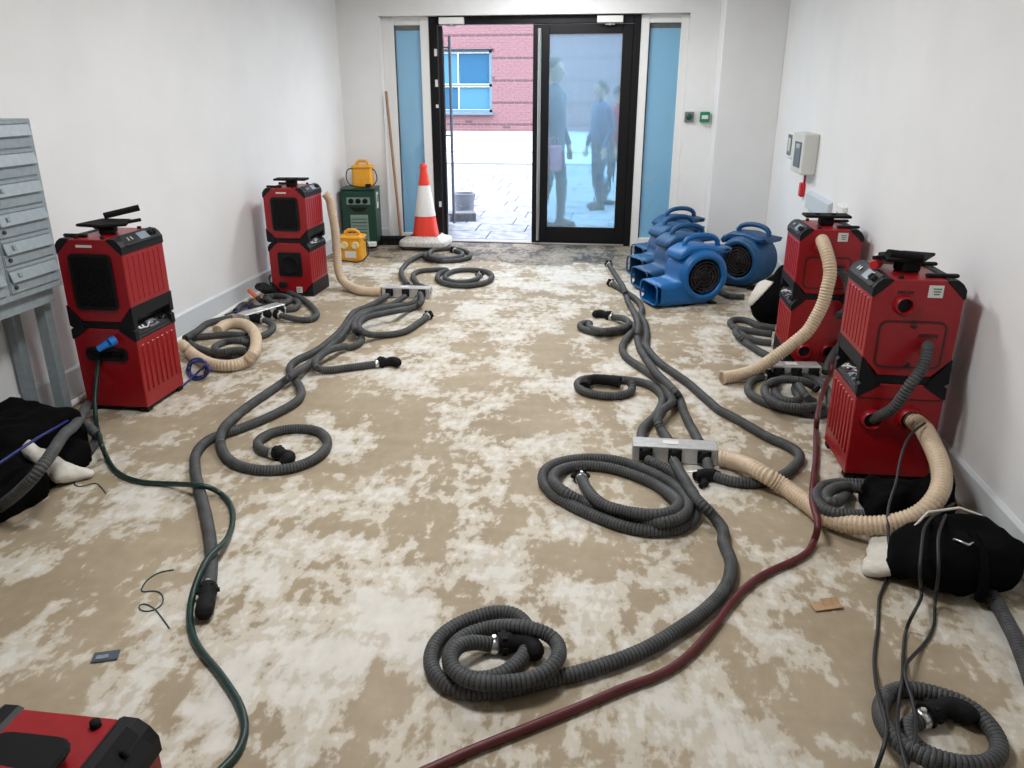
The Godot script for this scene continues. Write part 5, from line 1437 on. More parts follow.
	var sack := func(p: Vector3) -> float:
		var d := ((p - Vector3(0.01, 0.15, 0)) / Vector3(0.17, 0.17, 0.16)).length() * 0.16 - 0.16
		d = soft_min(d, bone(p, Vector3(0.02, 0.26, -0.02), Vector3(0.07, 0.36, -0.03), 0.07, 0.06), 0.05)
		return maxf(d + m.get_noise_3dv(p) * 0.015, -p.y)
	part(r, "body", net(sack, Vector3(-0.2, -0.012, -0.2), Vector3(0.22, 0.45, 0.2), 0.013), M.bag_cloth)
	var band := func(p: Vector3) -> float:
		var d := ((p - Vector3(0.01, 0.15, 0)) / Vector3(0.17, 0.17, 0.16)).length() * 0.16 - 0.164 + m.get_noise_3dv(p) * 0.015
		var q := (p - Vector3(0.01, 0.15, 0)).dot(Vector3(-0.78, 0.58, -0.22))
		return maxf(maxf(d, 0.1 - q), -p.y)
	part(r, "white_panel", net(band, Vector3(-0.22, -0.012, -0.2), Vector3(0.22, 0.36, 0.22), 0.01), M.white_cloth)


func small_things() -> void:
	# near the silver manifold
	var r := thing("spare_coupling", "black plastic coupling lying beside the silver manifold", "coupling", Vector3(0.43, 0, -3.17), 0.5)
	var s := Shape.new()
	s.tube(PackedVector3Array([Vector3(-0.05, 0.03, 0), Vector3(-0.03, 0.03, 0), Vector3(0.03, 0.03, 0.01), Vector3(0.06, 0.028, 0.03)]), PackedFloat32Array([0.02, 0.028, 0.028, 0.018]), 14)
	part(r, "barrel", s, M.rubber_black)
	s = Shape.new()
	s.tube(PackedVector3Array([Vector3(-0.02, 0.018, 0.02), Vector3(-0.03, 0.016, 0.05), Vector3(-0.06, 0.013, 0.06)]), PackedFloat32Array([0.018, 0.016, 0.012]), 10)
	part(r, "branch", s, M.rubber_black)
	s = Shape.new()
	s.path([Vector3(-0.04, 0.055, 0.0), Vector3(-0.1, 0.03, -0.05), Vector3(-0.12, 0.1, -0.09)], 0.003, 6)
	part(r, "tie_wire", s, M.clamp_steel)
	# foil packet, cardboard scrap
	s = Shape.new()
	s.bevel_box(Vector3(0, 0.004, 0), Vector3(0.075, 0.006, 0.045), 0.002)
	var o := part(self, "foil_packet", s, M.foil_dark)
	o.position = Vector3(-1.468, 0, -1.76)
	o.rotation.y = 0.35
	tag(o, "small silver and dark foil packet on the bare floor", "packet")
	s = Shape.new()
	s.bevel_box(Vector3(-0.008, 0.0082, 0.006), Vector3(0.034, 0.002, 0.018), 0.0005)
	part(o, "shiny_print", s, M.foil)
	s = Shape.new()
	s.bevel_box(Vector3(0, 0.006, 0), Vector3(0.1, 0.004, 0.04), 0.001, Basis(Vector3(0, 0, 1), 0.03))
	s.bevel_box(Vector3(0.02, 0.012, -0.012), Vector3(0.06, 0.003, 0.03), 0.001, Basis(Vector3(1, 0, 0), 0.35))
	o = part(self, "cardboard_scrap", s, M.cardboard)
	o.position = Vector3(0.745, 0, -2.3)
	o.rotation.y = 0.3
	tag(o, "torn brown cardboard scrap on the floor by black cables", "cardboard")
	# white pipe along the left skirting
	s = Shape.new()
	s.rod(Vector3(-2.864, 0.0185, -3.2), Vector3(-2.942, 0.0185, -6.1), 0.018, 14)
	o = part(self, "plastic_pipe", s, M.pipe_white)
	tag(o, "long white plastic pipe lying along the left skirting", "pipe")
	# orange handled tool on the hose pile
	r = thing("hand_tool", "orange handled tool with dark grip resting on hoses by left wall", "tool", Vector3(-2.75, 0.085, -5.72), 0.0)
	s = Shape.new()
	s.rod(Vector3(-0.1, 0.04, -0.03), Vector3(0.04, 0.02, 0.12), 0.017, 12)
	part(r, "handle", s, M.orange_plastic)
	s = Shape.new()
	s.rod(Vector3(0.035, 0.02, 0.115), Vector3(0.085, 0.015, 0.17), 0.02, 12)
	part(r, "collar", s, M.hose_wall)
	s = Shape.new()
	s.bevel_box(Vector3(0.0, 0.05, -0.09), Vector3(0.2, 0.06, 0.1), 0.02, Basis(Vector3.UP, -0.8))
	part(r, "grip", s, M.rubber_black)
	# door weight and bucket outside
	s = Shape.new()
	s.bevel_box(Vector3(0, 0.06, 0), Vector3(0.34, 0.12, 0.22), 0.012)
	o = part(self, "kerb_block", s, M.concrete_block)
	o.position = Vector3(-1.98, 0.025, -10.1)
	o.rotation.y = 0.25
	tag(o, "grey concrete block standing outside against the open door", "block")
	r = thing("bucket", "grey bucket behind the concrete block outside", "bucket", Vector3(-2.02, 0.025, -10.45))
	s = Shape.new()
	s.lathe([Vector2(0.0, 0.0), Vector2(0.115, 0.0), Vector2(0.145, 0.3), Vector2(0.155, 0.3), Vector2(0.155, 0.315), Vector2(0.14, 0.315), Vector2(0.11, 0.01)], 24)
	part(r, "body", s, M.bucket_grey)
	s = Shape.new()
	s.path([Vector3(-0.152, 0.3, 0), Vector3(-0.14, 0.2, 0.1), Vector3(0.0, 0.16, 0.15), Vector3(0.14, 0.2, 0.1), Vector3(0.152, 0.3, 0)], 0.004, 6)
	part(r, "bail", s, M.steel)
	# things on the near right machine
	r = thing("work_gloves", "white and red work gloves lying on the near right machine", "gloves", Vector3(1.1, 0.906, -3.5), 0.9)
	var f := lumpy(64, 14.0)
	var g := func(p: Vector3) -> float:
		var d := bone(p, Vector3(-0.03, 0.02, 0.02), Vector3(0.03, 0.025, 0.0), 0.024, 0.022)
		for k in 4:
			d = minf(d, bone(p, Vector3(0.03, 0.024, -0.02 + 0.014 * k), Vector3(0.085, 0.012 + 0.006 * k, -0.035 + 0.022 * k), 0.009, 0.008))
		d = minf(d, bone(p, Vector3(-0.01, 0.02, 0.03), Vector3(0.03, 0.014, 0.06), 0.01, 0.008))
		return d + f.get_noise_3dv(p) * 0.006
	part(r, "glove", net(g, Vector3(-0.07, -0.004, -0.06), Vector3(0.11, 0.06, 0.08), 0.005), M.white_cloth)
	s = Shape.new()
	s.tube(PackedVector3Array([Vector3(-0.09, 0.016, 0.03), Vector3(-0.045, 0.02, 0.024)]), PackedFloat32Array([0.018, 0.026]), 12)
	part(r, "cuff", s, M.alarm_red)


func wall_devices() -> void:
	var x := RIGHT_X
	var r := thing("alarm_panel", "white wall box with dark keypad face on the right wall", "control panel", Vector3(x, 1.15, -6.62))
	var s := Shape.new()
	s.bevel_box(Vector3(-0.055, 0, 0), Vector3(0.11, 0.3, 0.4), 0.008)
	part(r, "case", s, M.plastic_grey)
	s = Shape.new()
	s.bevel_box(Vector3(-0.055, 0.005, 0.2), Vector3(0.001, 0.001, 0.001), 0.003)
	s.bevel_box(Vector3(-0.113, -0.01, 0.02), Vector3(0.008, 0.19, 0.22), 0.003)
	var k := part(r, "keypad", s, M.keypad)
	s = Shape.new()
	s.box(Vector3(-0.1175, 0.055, 0.03), Vector3(0.002, 0.03, 0.12))
	part(k, "display", s, M.lcd)
	r = thing("thermostat", "slim white controller with grey display beside the wall box", "thermostat", Vector3(x, 1.16, -7.3))
	s = Shape.new()
	s.bevel_box(Vector3(-0.02, 0, 0), Vector3(0.04, 0.2, 0.22), 0.008)
	part(r, "case", s, M.plastic_white)
	s = Shape.new()
	s.bevel_box(Vector3(-0.042, 0.01, 0), Vector3(0.006, 0.17, 0.16), 0.002)
	var d := part(r, "bezel", s, M.keypad)
	s = Shape.new()
	s.box(Vector3(-0.0455, 0.012, 0), Vector3(0.002, 0.11, 0.1))
	part(d, "display", s, M.lcd)
	s = Shape.new()
	s.bevel_box(Vector3(-0.008, -0.0, 0), Vector3(0.016, 0.11, 0.016), 0.003)
	s.bevel_box(Vector3(-0.02, -0.1, 0), Vector3(0.04, 0.11, 0.07), 0.008)
	r = part(self, "isolator_key", s, M.alarm_red)
	r.position = Vector3(x, 0.96, -6.72)
	tag(r, "red isolator switch hanging below the wall box", "switch")
	s = Shape.new()
	s.extrude(PackedVector2Array([Vector2(0, 0.0), Vector2(-0.03, -0.02), Vector2(-0.03, -0.13), Vector2(0, -0.15)]), -0.35, 0.35, Transform3D(), 0.004)
	r = part(self, "wall_ledge", s, M.trunking_blue)
	r.position = Vector3(x, 0.88, -6.15)
	tag(r, "pale blue grey sloped cover on right wall above far right machine", "cover")
	r = thing("wall_socket", "white double socket on the right wall above far right machine", "socket", Vector3(x, 0.85, -5.5))
	s = Shape.new()
	s.bevel_box(Vector3(-0.016, 0, 0), Vector3(0.032, 0.09, 0.16), 0.005)
	part(r, "face_plate", s, M.plastic_white)
	for z in [-0.04, 0.04]:
		s = Shape.new()
		s.box(Vector3(-0.0325, -0.01, z), Vector3(0.002, 0.02, 0.024))
		part(r, "socket_hole", s, M.keypad)
	# door release buttons on the end wall
	r = thing("exit_button", "square steel exit plate with green push button", "button", Vector3(0.68, 1.355, BACK_Z))
	s = Shape.new()
	s.bevel_box(Vector3(0, 0, 0.012), Vector3(0.09, 0.1, 0.024), 0.004)
	part(r, "plate", s, M.brushed_plate)
	s = Shape.new()
	s.lathe([Vector2(0.032, 0), Vector2(0.032, 0.012), Vector2(0.024, 0.02), Vector2(0, 0.023)], 20, Transform3D(Basis(Vector3(1, 0, 0), PI / 2), Vector3(0, 0.0, 0.024)))
	part(r, "push_button", s, M.button_green)
	r = thing("emergency_release", "green emergency door release box on the end wall", "release box", Vector3(0.835, 1.355, BACK_Z))
	s = Shape.new()
	s.bevel_box(Vector3(0, 0, 0.025), Vector3(0.095, 0.1, 0.05), 0.006)
	part(r, "case", s, M.release_green)
	s = Shape.new()
	s.box(Vector3(0, 0, 0.051), Vector3(0.062, 0.036, 0.003))
	part(r, "break_glass", s, M.sticker_white)


# ---------------------------------------------------------------- people outside
func person(label: String, at: Vector3, turn: float, h: float, top: Material, legs: Material, pose: Dictionary) -> Node3D:
	var r := thing("person", label, "person", at, turn, "people outside the glazed door")
	var k := h / 1.75
	var stride: float = pose.get("stride", 0.08)
	var hip := 0.92
	var torso := func(p: Vector3) -> float:
		p /= k
		var d := bone(p * Vector3(0.8, 1, 1.15), Vector3(0, 0.98, 0), Vector3(0, 1.2, 0), 0.135, 0.14)
		d = soft_min(d, bone(p * Vector3(0.8, 1, 1.15), Vector3(0, 1.2, 0), Vector3(0, 1.36, 0), 0.145, 0.12), 0.05)
		for s in [-1.0, 1.0]:
			d = soft_min(d, bone(p, Vector3(0.08 * s, 1.42, 0), Vector3(0.17 * s, 1.38, 0), 0.06, 0.06), 0.05)
			var elbow := Vector3(0.25 * s, 1.12, pose.get("elbow", -0.03))
			var wrist := Vector3(0.24 * s, 0.9, pose.get("wrist", 0.08))
			d = soft_min(d, bone(p, Vector3(0.19 * s, 1.38, 0), elbow, 0.056, 0.046), 0.03)
			d = soft_min(d, bone(p, elbow, wrist, 0.045, 0.034), 0.02)
		return soft_min(d, bone(p, Vector3(0, 1.42, 0), Vector3(0, 1.5, 0.01), 0.06, 0.052), 0.03) * k
	part(r, "jacket", net(torso, Vector3(-0.36, 0.78, -0.24) * k, Vector3(0.36, 1.56, 0.24) * k, 0.02), top)
	var lower := func(p: Vector3) -> float:
		p /= k
		var d := bone(p * Vector3(0.8, 1, 1.1), Vector3(0, hip, 0), Vector3(0, 1.0, 0), 0.135, 0.13)
		for s in [-1.0, 1.0]:
			var knee := Vector3(0.1 * s, 0.5, 0.03 + stride * s * 0.5)
			var ankle := Vector3(0.1 * s, 0.09, -0.02 + stride * s)
			d = soft_min(d, bone(p, Vector3(0.09 * s, 0.9, 0), knee, 0.088, 0.062), 0.04)
			d = soft_min(d, bone(p, knee, ankle, 0.062, 0.045), 0.02)
		return d * k
	part(r, "trousers", net(lower, Vector3(-0.3, 0.02, -0.3) * k, Vector3(0.3, 1.16, 0.3) * k, 0.02), legs)
	for s in [-1.0, 1.0]:
		var z: float = -0.02 + stride * s
		var foot := func(p: Vector3) -> float:
			p /= k
			return maxf(soft_min(bone(p, Vector3(0.1 * s, 0.06, z), Vector3(0.1 * s, 0.045, z + 0.15), 0.05, 0.042), bone(p, Vector3(0.1 * s, 0.04, z - 0.03), Vector3(0.1 * s, 0.1, z), 0.045, 0.045), 0.03), -p.y) * k
		part(r, "shoe", net(foot, Vector3(0.1 * s - 0.1, -0.015, z - 0.12) * k, Vector3(0.1 * s + 0.1, 0.19, z + 0.24) * k, 0.012), M.shoe)
		var w := Vector3(0.24 * s, 0.9, pose.get("wrist", 0.08))
		var hand := func(p: Vector3) -> float:
			p /= k
			var d := bone(p, w + Vector3(0, -0.01, 0), w + Vector3(0, -0.09, 0.015), 0.026, 0.03)
			for q in 4:
				var b := w + Vector3(0.004 * s, -0.1, -0.018 + 0.018 * q)
				d = soft_min(d, bone(p, b, b + Vector3(-0.008 * s, -0.06 - 0.012 * (1.0 - absf(q - 1.5) / 1.5), 0.012), 0.0095, 0.008), 0.006)
			return soft_min(d, bone(p, w + Vector3(-0.01 * s, -0.04, 0.02), w + Vector3(-0.02 * s, -0.1, 0.05), 0.011, 0.009), 0.01) * k
		part(r, "hand", net(hand, (w + Vector3(-0.06, -0.2, -0.07)) * k, (w + Vector3(0.06, 0.04, 0.09)) * k, 0.008), M.skin)
	var head := func(p: Vector3) -> float:
		p /= k
		var q := p - Vector3(0, 1.64, 0.02)
		var d := (q / Vector3(0.074, 0.108, 0.094)).length() * 0.08 - 0.08
		d = soft_min(d, bone(p, Vector3(0, 1.585, 0.05), Vector3(0, 1.56, 0.065), 0.045, 0.03), 0.03)
		d = soft_min(d, bone(p, Vector3(0, 1.65, 0.108), Vector3(0, 1.615, 0.124), 0.009, 0.014), 0.01)
		d = soft_min(d, bone(p, Vector3(0, 1.45, 0.0), Vector3(0, 1.57, 0.01), 0.052, 0.05), 0.03)
		for s in [-1.0, 1.0]:
			d = soft_min(d, bone(p, Vector3(0.075 * s, 1.655, 0.015), Vector3(0.077 * s, 1.615, 0.02), 0.012, 0.009), 0.008)
			d = maxf(d, 0.012 - p.distance_to(Vector3(0.032 * s, 1.652, 0.118)))
		return d * k
	var hd := part(r, "head", net(head, Vector3(-0.11, 1.43, -0.1) * k, Vector3(0.11, 1.77, 0.16) * k, 0.009), M.skin)
	for s in [-1.0, 1.0]:
		var e := Shape.new()
		e.lathe([Vector2(0, -0.01), Vector2(0.009, -0.004), Vector2(0.009, 0.004), Vector2(0, 0.01)], 10, Transform3D(Basis(), Vector3(0.032 * s, 1.652, 0.106) * k))
		part(hd, "eye", e, M.hair)
	var mouth := Shape.new()
	mouth.box(Vector3(0, 1.583, 0.104) * k, Vector3(0.04, 0.007, 0.012))
	part(hd, "mouth", mouth, M.bag_pink)
	var hair := func(p: Vector3) -> float:
		p /= k
		var q := p - Vector3(0, 1.655, 0.008)
		var d := (q / Vector3(0.084, 0.112, 0.102)).length() * 0.088 - 0.088
		return maxf(d, (p - Vector3(0, 1.68, 0.05)).dot(Vector3(0, -0.6, 0.8))) * k
	part(hd, "hair", net(hair, Vector3(-0.12, 1.52, -0.13) * k, Vector3(0.12, 1.79, 0.14) * k, 0.01), M.hair)
	return r


func people() -> void:
	person("person in dark navy jacket standing close outside the glazed door", Vector3(-0.8, 0.02, -9.7), 1.2, 1.93, M.jacket_navy, M.trousers_dark, {})
	var r := thing("shoulder_bag", "pink red bag held at the navy jacket person's side", "bag", Vector3(-0.77, 0.72, -9.42), 1.0)
	var s := Shape.new()
	s.pillow(rounded(0.26, 0.3, 0.05, Vector2(0, 0.15)), [[-0.05, 0.02], [-0.04, 0.004], [0.04, 0.004], [0.05, 0.02]])
	part(r, "pouch", s, M.bag_pink)
	s = Shape.new()
	s.path([Vector3(-0.09, 0.29, 0), Vector3(-0.07, 0.36, 0), Vector3(0, 0.39, 0), Vector3(0.07, 0.36, 0), Vector3(0.09, 0.29, 0)], 0.009, 8)
	part(r, "handle", s, M.bag_pink)
	person("person in blue jacket standing outside next to one in red", Vector3(-0.27, 0.06, -11.15), -1.0, 1.66, M.jacket_blue, M.trousers_dark, {"stride": 0.05})
	person("person in dark red top standing outside beyond the glazed door", Vector3(-0.05, 0.07, -11.55), 1.1, 1.6, M.top_red, M.trousers_dark, {"stride": 0.12})


# ---------------------------------------------------------------- shell of the place
func build_shell() -> void:
	# floor: top face carries the screed, mapped in plan
	var s := Shape.new()
	s.box(Vector3((LEFT_X + RIGHT_X) / 2, -0.1005, (FRONT_Z - 8.95) / 2), Vector3(RIGHT_X - LEFT_X + 0.4, 0.199, FRONT_Z + 8.95))
	var k := s.v.size()
	s.quad(Vector3(LEFT_X, 0, FRONT_Z), Vector3(RIGHT_X, 0, FRONT_Z), Vector3(RIGHT_X, 0, -8.95), Vector3(LEFT_X, 0, -8.95))
	s.t[k] = Vector2(0, 0)
	s.t[k + 1] = Vector2(1, 0)
	s.t[k + 2] = Vector2(1, 1)
	s.t[k + 3] = Vector2(0, 1)
	structure("floor", s, M.screed)
	var zc := (FRONT_Z + BACK_Z) / 2
	var zl := FRONT_Z - BACK_Z
	structure("wall_left", boxed(Vector3(LEFT_X - 0.1, CEILING_Y / 2, zc - 0.2), Vector3(0.2, CEILING_Y, zl + 0.4)), M.white_paint)
	structure("wall_right", boxed(Vector3(RIGHT_X + 0.1, CEILING_Y / 2, zc - 0.2), Vector3(0.2, CEILING_Y, zl + 0.4)), M.white_paint)
	structure("wall_front", boxed(Vector3((LEFT_X + RIGHT_X) / 2, CEILING_Y / 2, FRONT_Z + 0.1), Vector3(RIGHT_X - LEFT_X + 0.4, CEILING_Y, 0.2)), M.white_paint)
	structure("ceiling", boxed(Vector3((LEFT_X + RIGHT_X) / 2, CEILING_Y + 0.1, zc - 0.15), Vector3(RIGHT_X - LEFT_X + 0.4, 0.2, zl + 0.5)), M.ceiling_paint)
	# end wall round the entrance opening, with the boxed pier on the right
	s = Shape.new()
	var top := 2.325
	var l := -2.53
	var r := 0.625
	s.box(Vector3((LEFT_X + l) / 2, CEILING_Y / 2, BACK_Z - 0.15), Vector3(l - LEFT_X, CEILING_Y, 0.3))
	s.box(Vector3((RIGHT_X + r) / 2, CEILING_Y / 2, BACK_Z - 0.15), Vector3(RIGHT_X - r, CEILING_Y, 0.3))
	s.box(Vector3((l + r) / 2, (CEILING_Y + top) / 2, BACK_Z - 0.15), Vector3(r - l, CEILING_Y - top, 0.3))
	structure("wall_back", s, M.white_paint)
	structure("wall_pier", boxed(Vector3((0.91 + RIGHT_X) / 2, CEILING_Y / 2, (BACK_Z - 8.23) / 2), Vector3(RIGHT_X - 0.91, CEILING_Y, BACK_Z * -1 - 8.23), 0.004), M.white_paint)
	# skirting boards with a sloped top
	var prof := PackedVector2Array([Vector2(0, 0), Vector2(0.016, 0), Vector2(0.016, 0.145), Vector2(0.006, 0.158), Vector2(0, 0.158)])
	var b := Basis(Vector3(1, 0, 0), Vector3(0, 1, 0), Vector3(0, 0, 1))
	s = Shape.new()
	s.extrude(prof, BACK_Z, FRONT_Z, Transform3D(b, Vector3(LEFT_X, 0, 0)))
	structure("baseboard_left", s, M.skirting_paint)
	s = Shape.new()
	s.extrude(prof, -FRONT_Z, 8.23, Transform3D(Basis(Vector3.UP, PI), Vector3(RIGHT_X, 0, 0)))
	structure("baseboard_right", s, M.skirting_paint)
	s = Shape.new()
	s.extrude(prof, LEFT_X, l, Transform3D(Basis(Vector3(0, 0, 1), Vector3(0, 1, 0), Vector3(1, 0, 0)), Vector3(0, 0, BACK_Z)))
	s.extrude(prof, 0.91, RIGHT_X - 0.016, Transform3D(Basis(Vector3(0, 0, 1), Vector3(0, 1, 0), Vector3(1, 0, 0)), Vector3(0, 0, -8.23)))
	structure("baseboard_back", s, M.skirting_paint)


func build_entrance() -> void:
	var z := -8.8
	# white frames of the side panes
	for q in [[-2.53, -2.03, -2.41, -2.125, "window_1", "trim_1"], [0.15, 0.625, 0.235, 0.55, "window_2", "trim_2"]]:
		var s := Shape.new()
		s.bevel_box(Vector3((q[0] + q[2]) / 2, 1.16, z), Vector3(q[2] - q[0], 2.325, 0.09), 0.004)
		s.bevel_box(Vector3((q[1] + q[3]) / 2, 1.16, z), Vector3(q[1] - q[3], 2.325, 0.09), 0.004)
		s.bevel_box(Vector3((q[2] + q[3]) / 2, 2.285, z), Vector3(q[3] - q[2], 0.08, 0.08), 0.004)
		s.bevel_box(Vector3((q[2] + q[3]) / 2, 0.045, z), Vector3(q[3] - q[2], 0.09, 0.08), 0.004)
		structure(q[5], s, M.white_frame)
		var w := structure(q[4], boxed(Vector3((q[2] + q[3]) / 2, 1.165, z + 0.012), Vector3(q[3] - q[2], 2.16, 0.006)), M.glass)
		var f := part(w, "protective_film", boxed(Vector3((q[2] + q[3]) / 2, 1.145, z - 0.012), Vector3(q[3] - q[2] - 0.002, 2.12, 0.0015)), M.side_film)
		f.set_meta("label", "blue protective film")
		# dark edge where the film stops short
		part(w, "blind_strip", boxed(Vector3((q[2] + q[3]) / 2, 2.222, z - 0.016), Vector3(q[3] - q[2], 0.05, 0.01)), M.black_frame)
		part(w, "gasket", boxed(Vector3(q[2] + 0.006, 1.165, z + 0.002), Vector3(0.012, 2.16, 0.02)), M.black_frame)
	# black door frame
	var s := Shape.new()
	s.bevel_box(Vector3(-1.985, 1.16, z), Vector3(0.09, 2.325, 0.11), 0.004)
	s.bevel_box(Vector3(0.115, 1.16, z), Vector3(0.07, 2.325, 0.11), 0.004)
	s.bevel_box(Vector3(-0.93, 2.285, z), Vector3(2.02, 0.08, 0.11), 0.004)
	structure("trim_3", s, M.black_frame)
	s = Shape.new()
	s.bevel_box(Vector3(-0.93, 0.008, z - 0.02), Vector3(2.02, 0.016, 0.16), 0.003)
	structure("trim_4", s, M.brushed_plate)
	# white strike plates on the jamb
	for q in [[1.98, 0.07, "topmost white plate on the black door jamb"], [1.68, 0.07, "white plate on the black door jamb, second from its top"], [1.45, 0.035, "smallest white plate on the black door jamb"], [0.42, 0.06, "lowest white plate on the black door jamb, behind the cone"]]:
		var o := part(self, "jamb_plate", boxed(Vector3(-1.962, q[0], z + 0.057), Vector3(0.03, q[1], 0.004), 0.001), M.plastic_grey)
		tag(o, q[2], "plate", "plates on the door jamb")
	door_leaf("door_1", "black framed glass door leaf standing open outwards", Vector3(-1.93, 0, z - 0.03), deg_to_rad(101.5), 1.0, true)
	door_leaf("door_2", "black framed glass door leaf, closed, with blue film", Vector3(0.08, 0, z), 0.0, -1.02, false)
	# door closers
	for q in [[-1.78, false], [-0.03 - 0.13, true]]:
		var c := thing("door_closer", "white door closer box above the closed leaf" if q[1] else "white door closer box above the open doorway", "door closer", Vector3(q[0], 2.285, z + 0.055))
		part(c, "case", boxed(Vector3(0, -0.005, 0.026), Vector3(0.26, 0.065, 0.05), 0.004), M.plastic_white)
		var a := Shape.new()
		a.bevel_box(Vector3(0.0, -0.052, 0.02), Vector3(0.1, 0.014, 0.03), 0.003)
		a.rod(Vector3(0, -0.04, 0.025), Vector3(0, -0.062, 0.025), 0.012)
		part(c, "arm", a, M.steel)


# a glazed leaf hinged at its origin; w > 0 runs towards +x
func door_leaf(called: String, label: String, at: Vector3, turn: float, w: float, open: bool) -> void:
	var r := Node3D.new()
	r.name = called
	add_child(r)
	r.position = at
	r.rotation.y = turn
	r.set_meta("kind", "structure")
	r.set_meta("label", label)
	var d := signf(w)
	var a := absf(w)
	var lo := 0.012
	var hi := 2.24
	var hinge := 0.11
	var lock := 0.17
	var s := Shape.new()
	s.bevel_box(Vector3(d * hinge / 2, (lo + hi) / 2, 0), Vector3(hinge, hi - lo, 0.055), 0.004)
	part(r, "hinge_stile", s, M.black_frame)
	s = Shape.new()
	s.bevel_box(Vector3(d * (a - lock / 2), (lo + hi) / 2, 0), Vector3(lock, hi - lo, 0.055), 0.004)
	part(r, "lock_stile", s, M.black_frame)
	var mid := d * (hinge + a - lock) / 2
	var gw := a - hinge - lock
	s = Shape.new()
	s.bevel_box(Vector3(mid, hi - 0.045, 0), Vector3(gw, 0.09, 0.055), 0.003)
	part(r, "top_rail", s, M.black_frame)
	s = Shape.new()
	s.bevel_box(Vector3(mid, lo + 0.09, 0), Vector3(gw, 0.18, 0.055), 0.003)
	part(r, "bottom_rail", s, M.black_frame)
	var gy0 := lo + 0.18
	var gy1 := hi - 0.09
	part(r, "pane", boxed(Vector3(mid, (gy0 + gy1) / 2, 0.008), Vector3(gw, gy1 - gy0, 0.006)), M.glass)
	if not open:
		# creased film on the outer face, a thin closed sheet
		s = Shape.new()
		var nx := 60
		var ny := 24
		var f := lumpy(71, 3.0)
		var wave := func(i: int, j: int) -> float:
			var u := float(i) / nx
			var v := float(j) / ny
			return -0.016 + 0.005 * f.get_noise_2d(u * 9.0 + 0.6 * sin(v * 3.0), v * 0.5) + 0.003 * sin(u * 46.0 + v * 2.0)
		for i in nx:
			for j in ny:
				var p := []
				for q in [[i, j], [i + 1, j], [i + 1, j + 1], [i, j + 1]]:
					p.append(Vector3(mid + (q[0] / float(nx) - 0.5) * gw * 0.995, gy0 + 0.003 + (gy1 - gy0 - 0.006) * q[1] / float(ny), wave.call(q[0], q[1])))
				s.quad(p[0], p[1], p[2], p[3])
				var t := Vector3(0, 0, -0.001)
				s.quad(p[3] + t, p[2] + t, p[1] + t, p[0] + t)
		part(r, "protective_film", s, M.door_film)
	s = Shape.new()
	var hx := d * (a - 0.075)
	s.rod(Vector3(hx, 0.05, 0.095), Vector3(hx, 2.2, 0.095), 0.017, 14)
	for y in [0.16, 1.1, 2.08]:
		s.rod(Vector3(hx, y, 0.02), Vector3(hx, y, 0.095), 0.01, 10)
	part(r, "pull_handle", s, M.steel if not open else M.keypad)


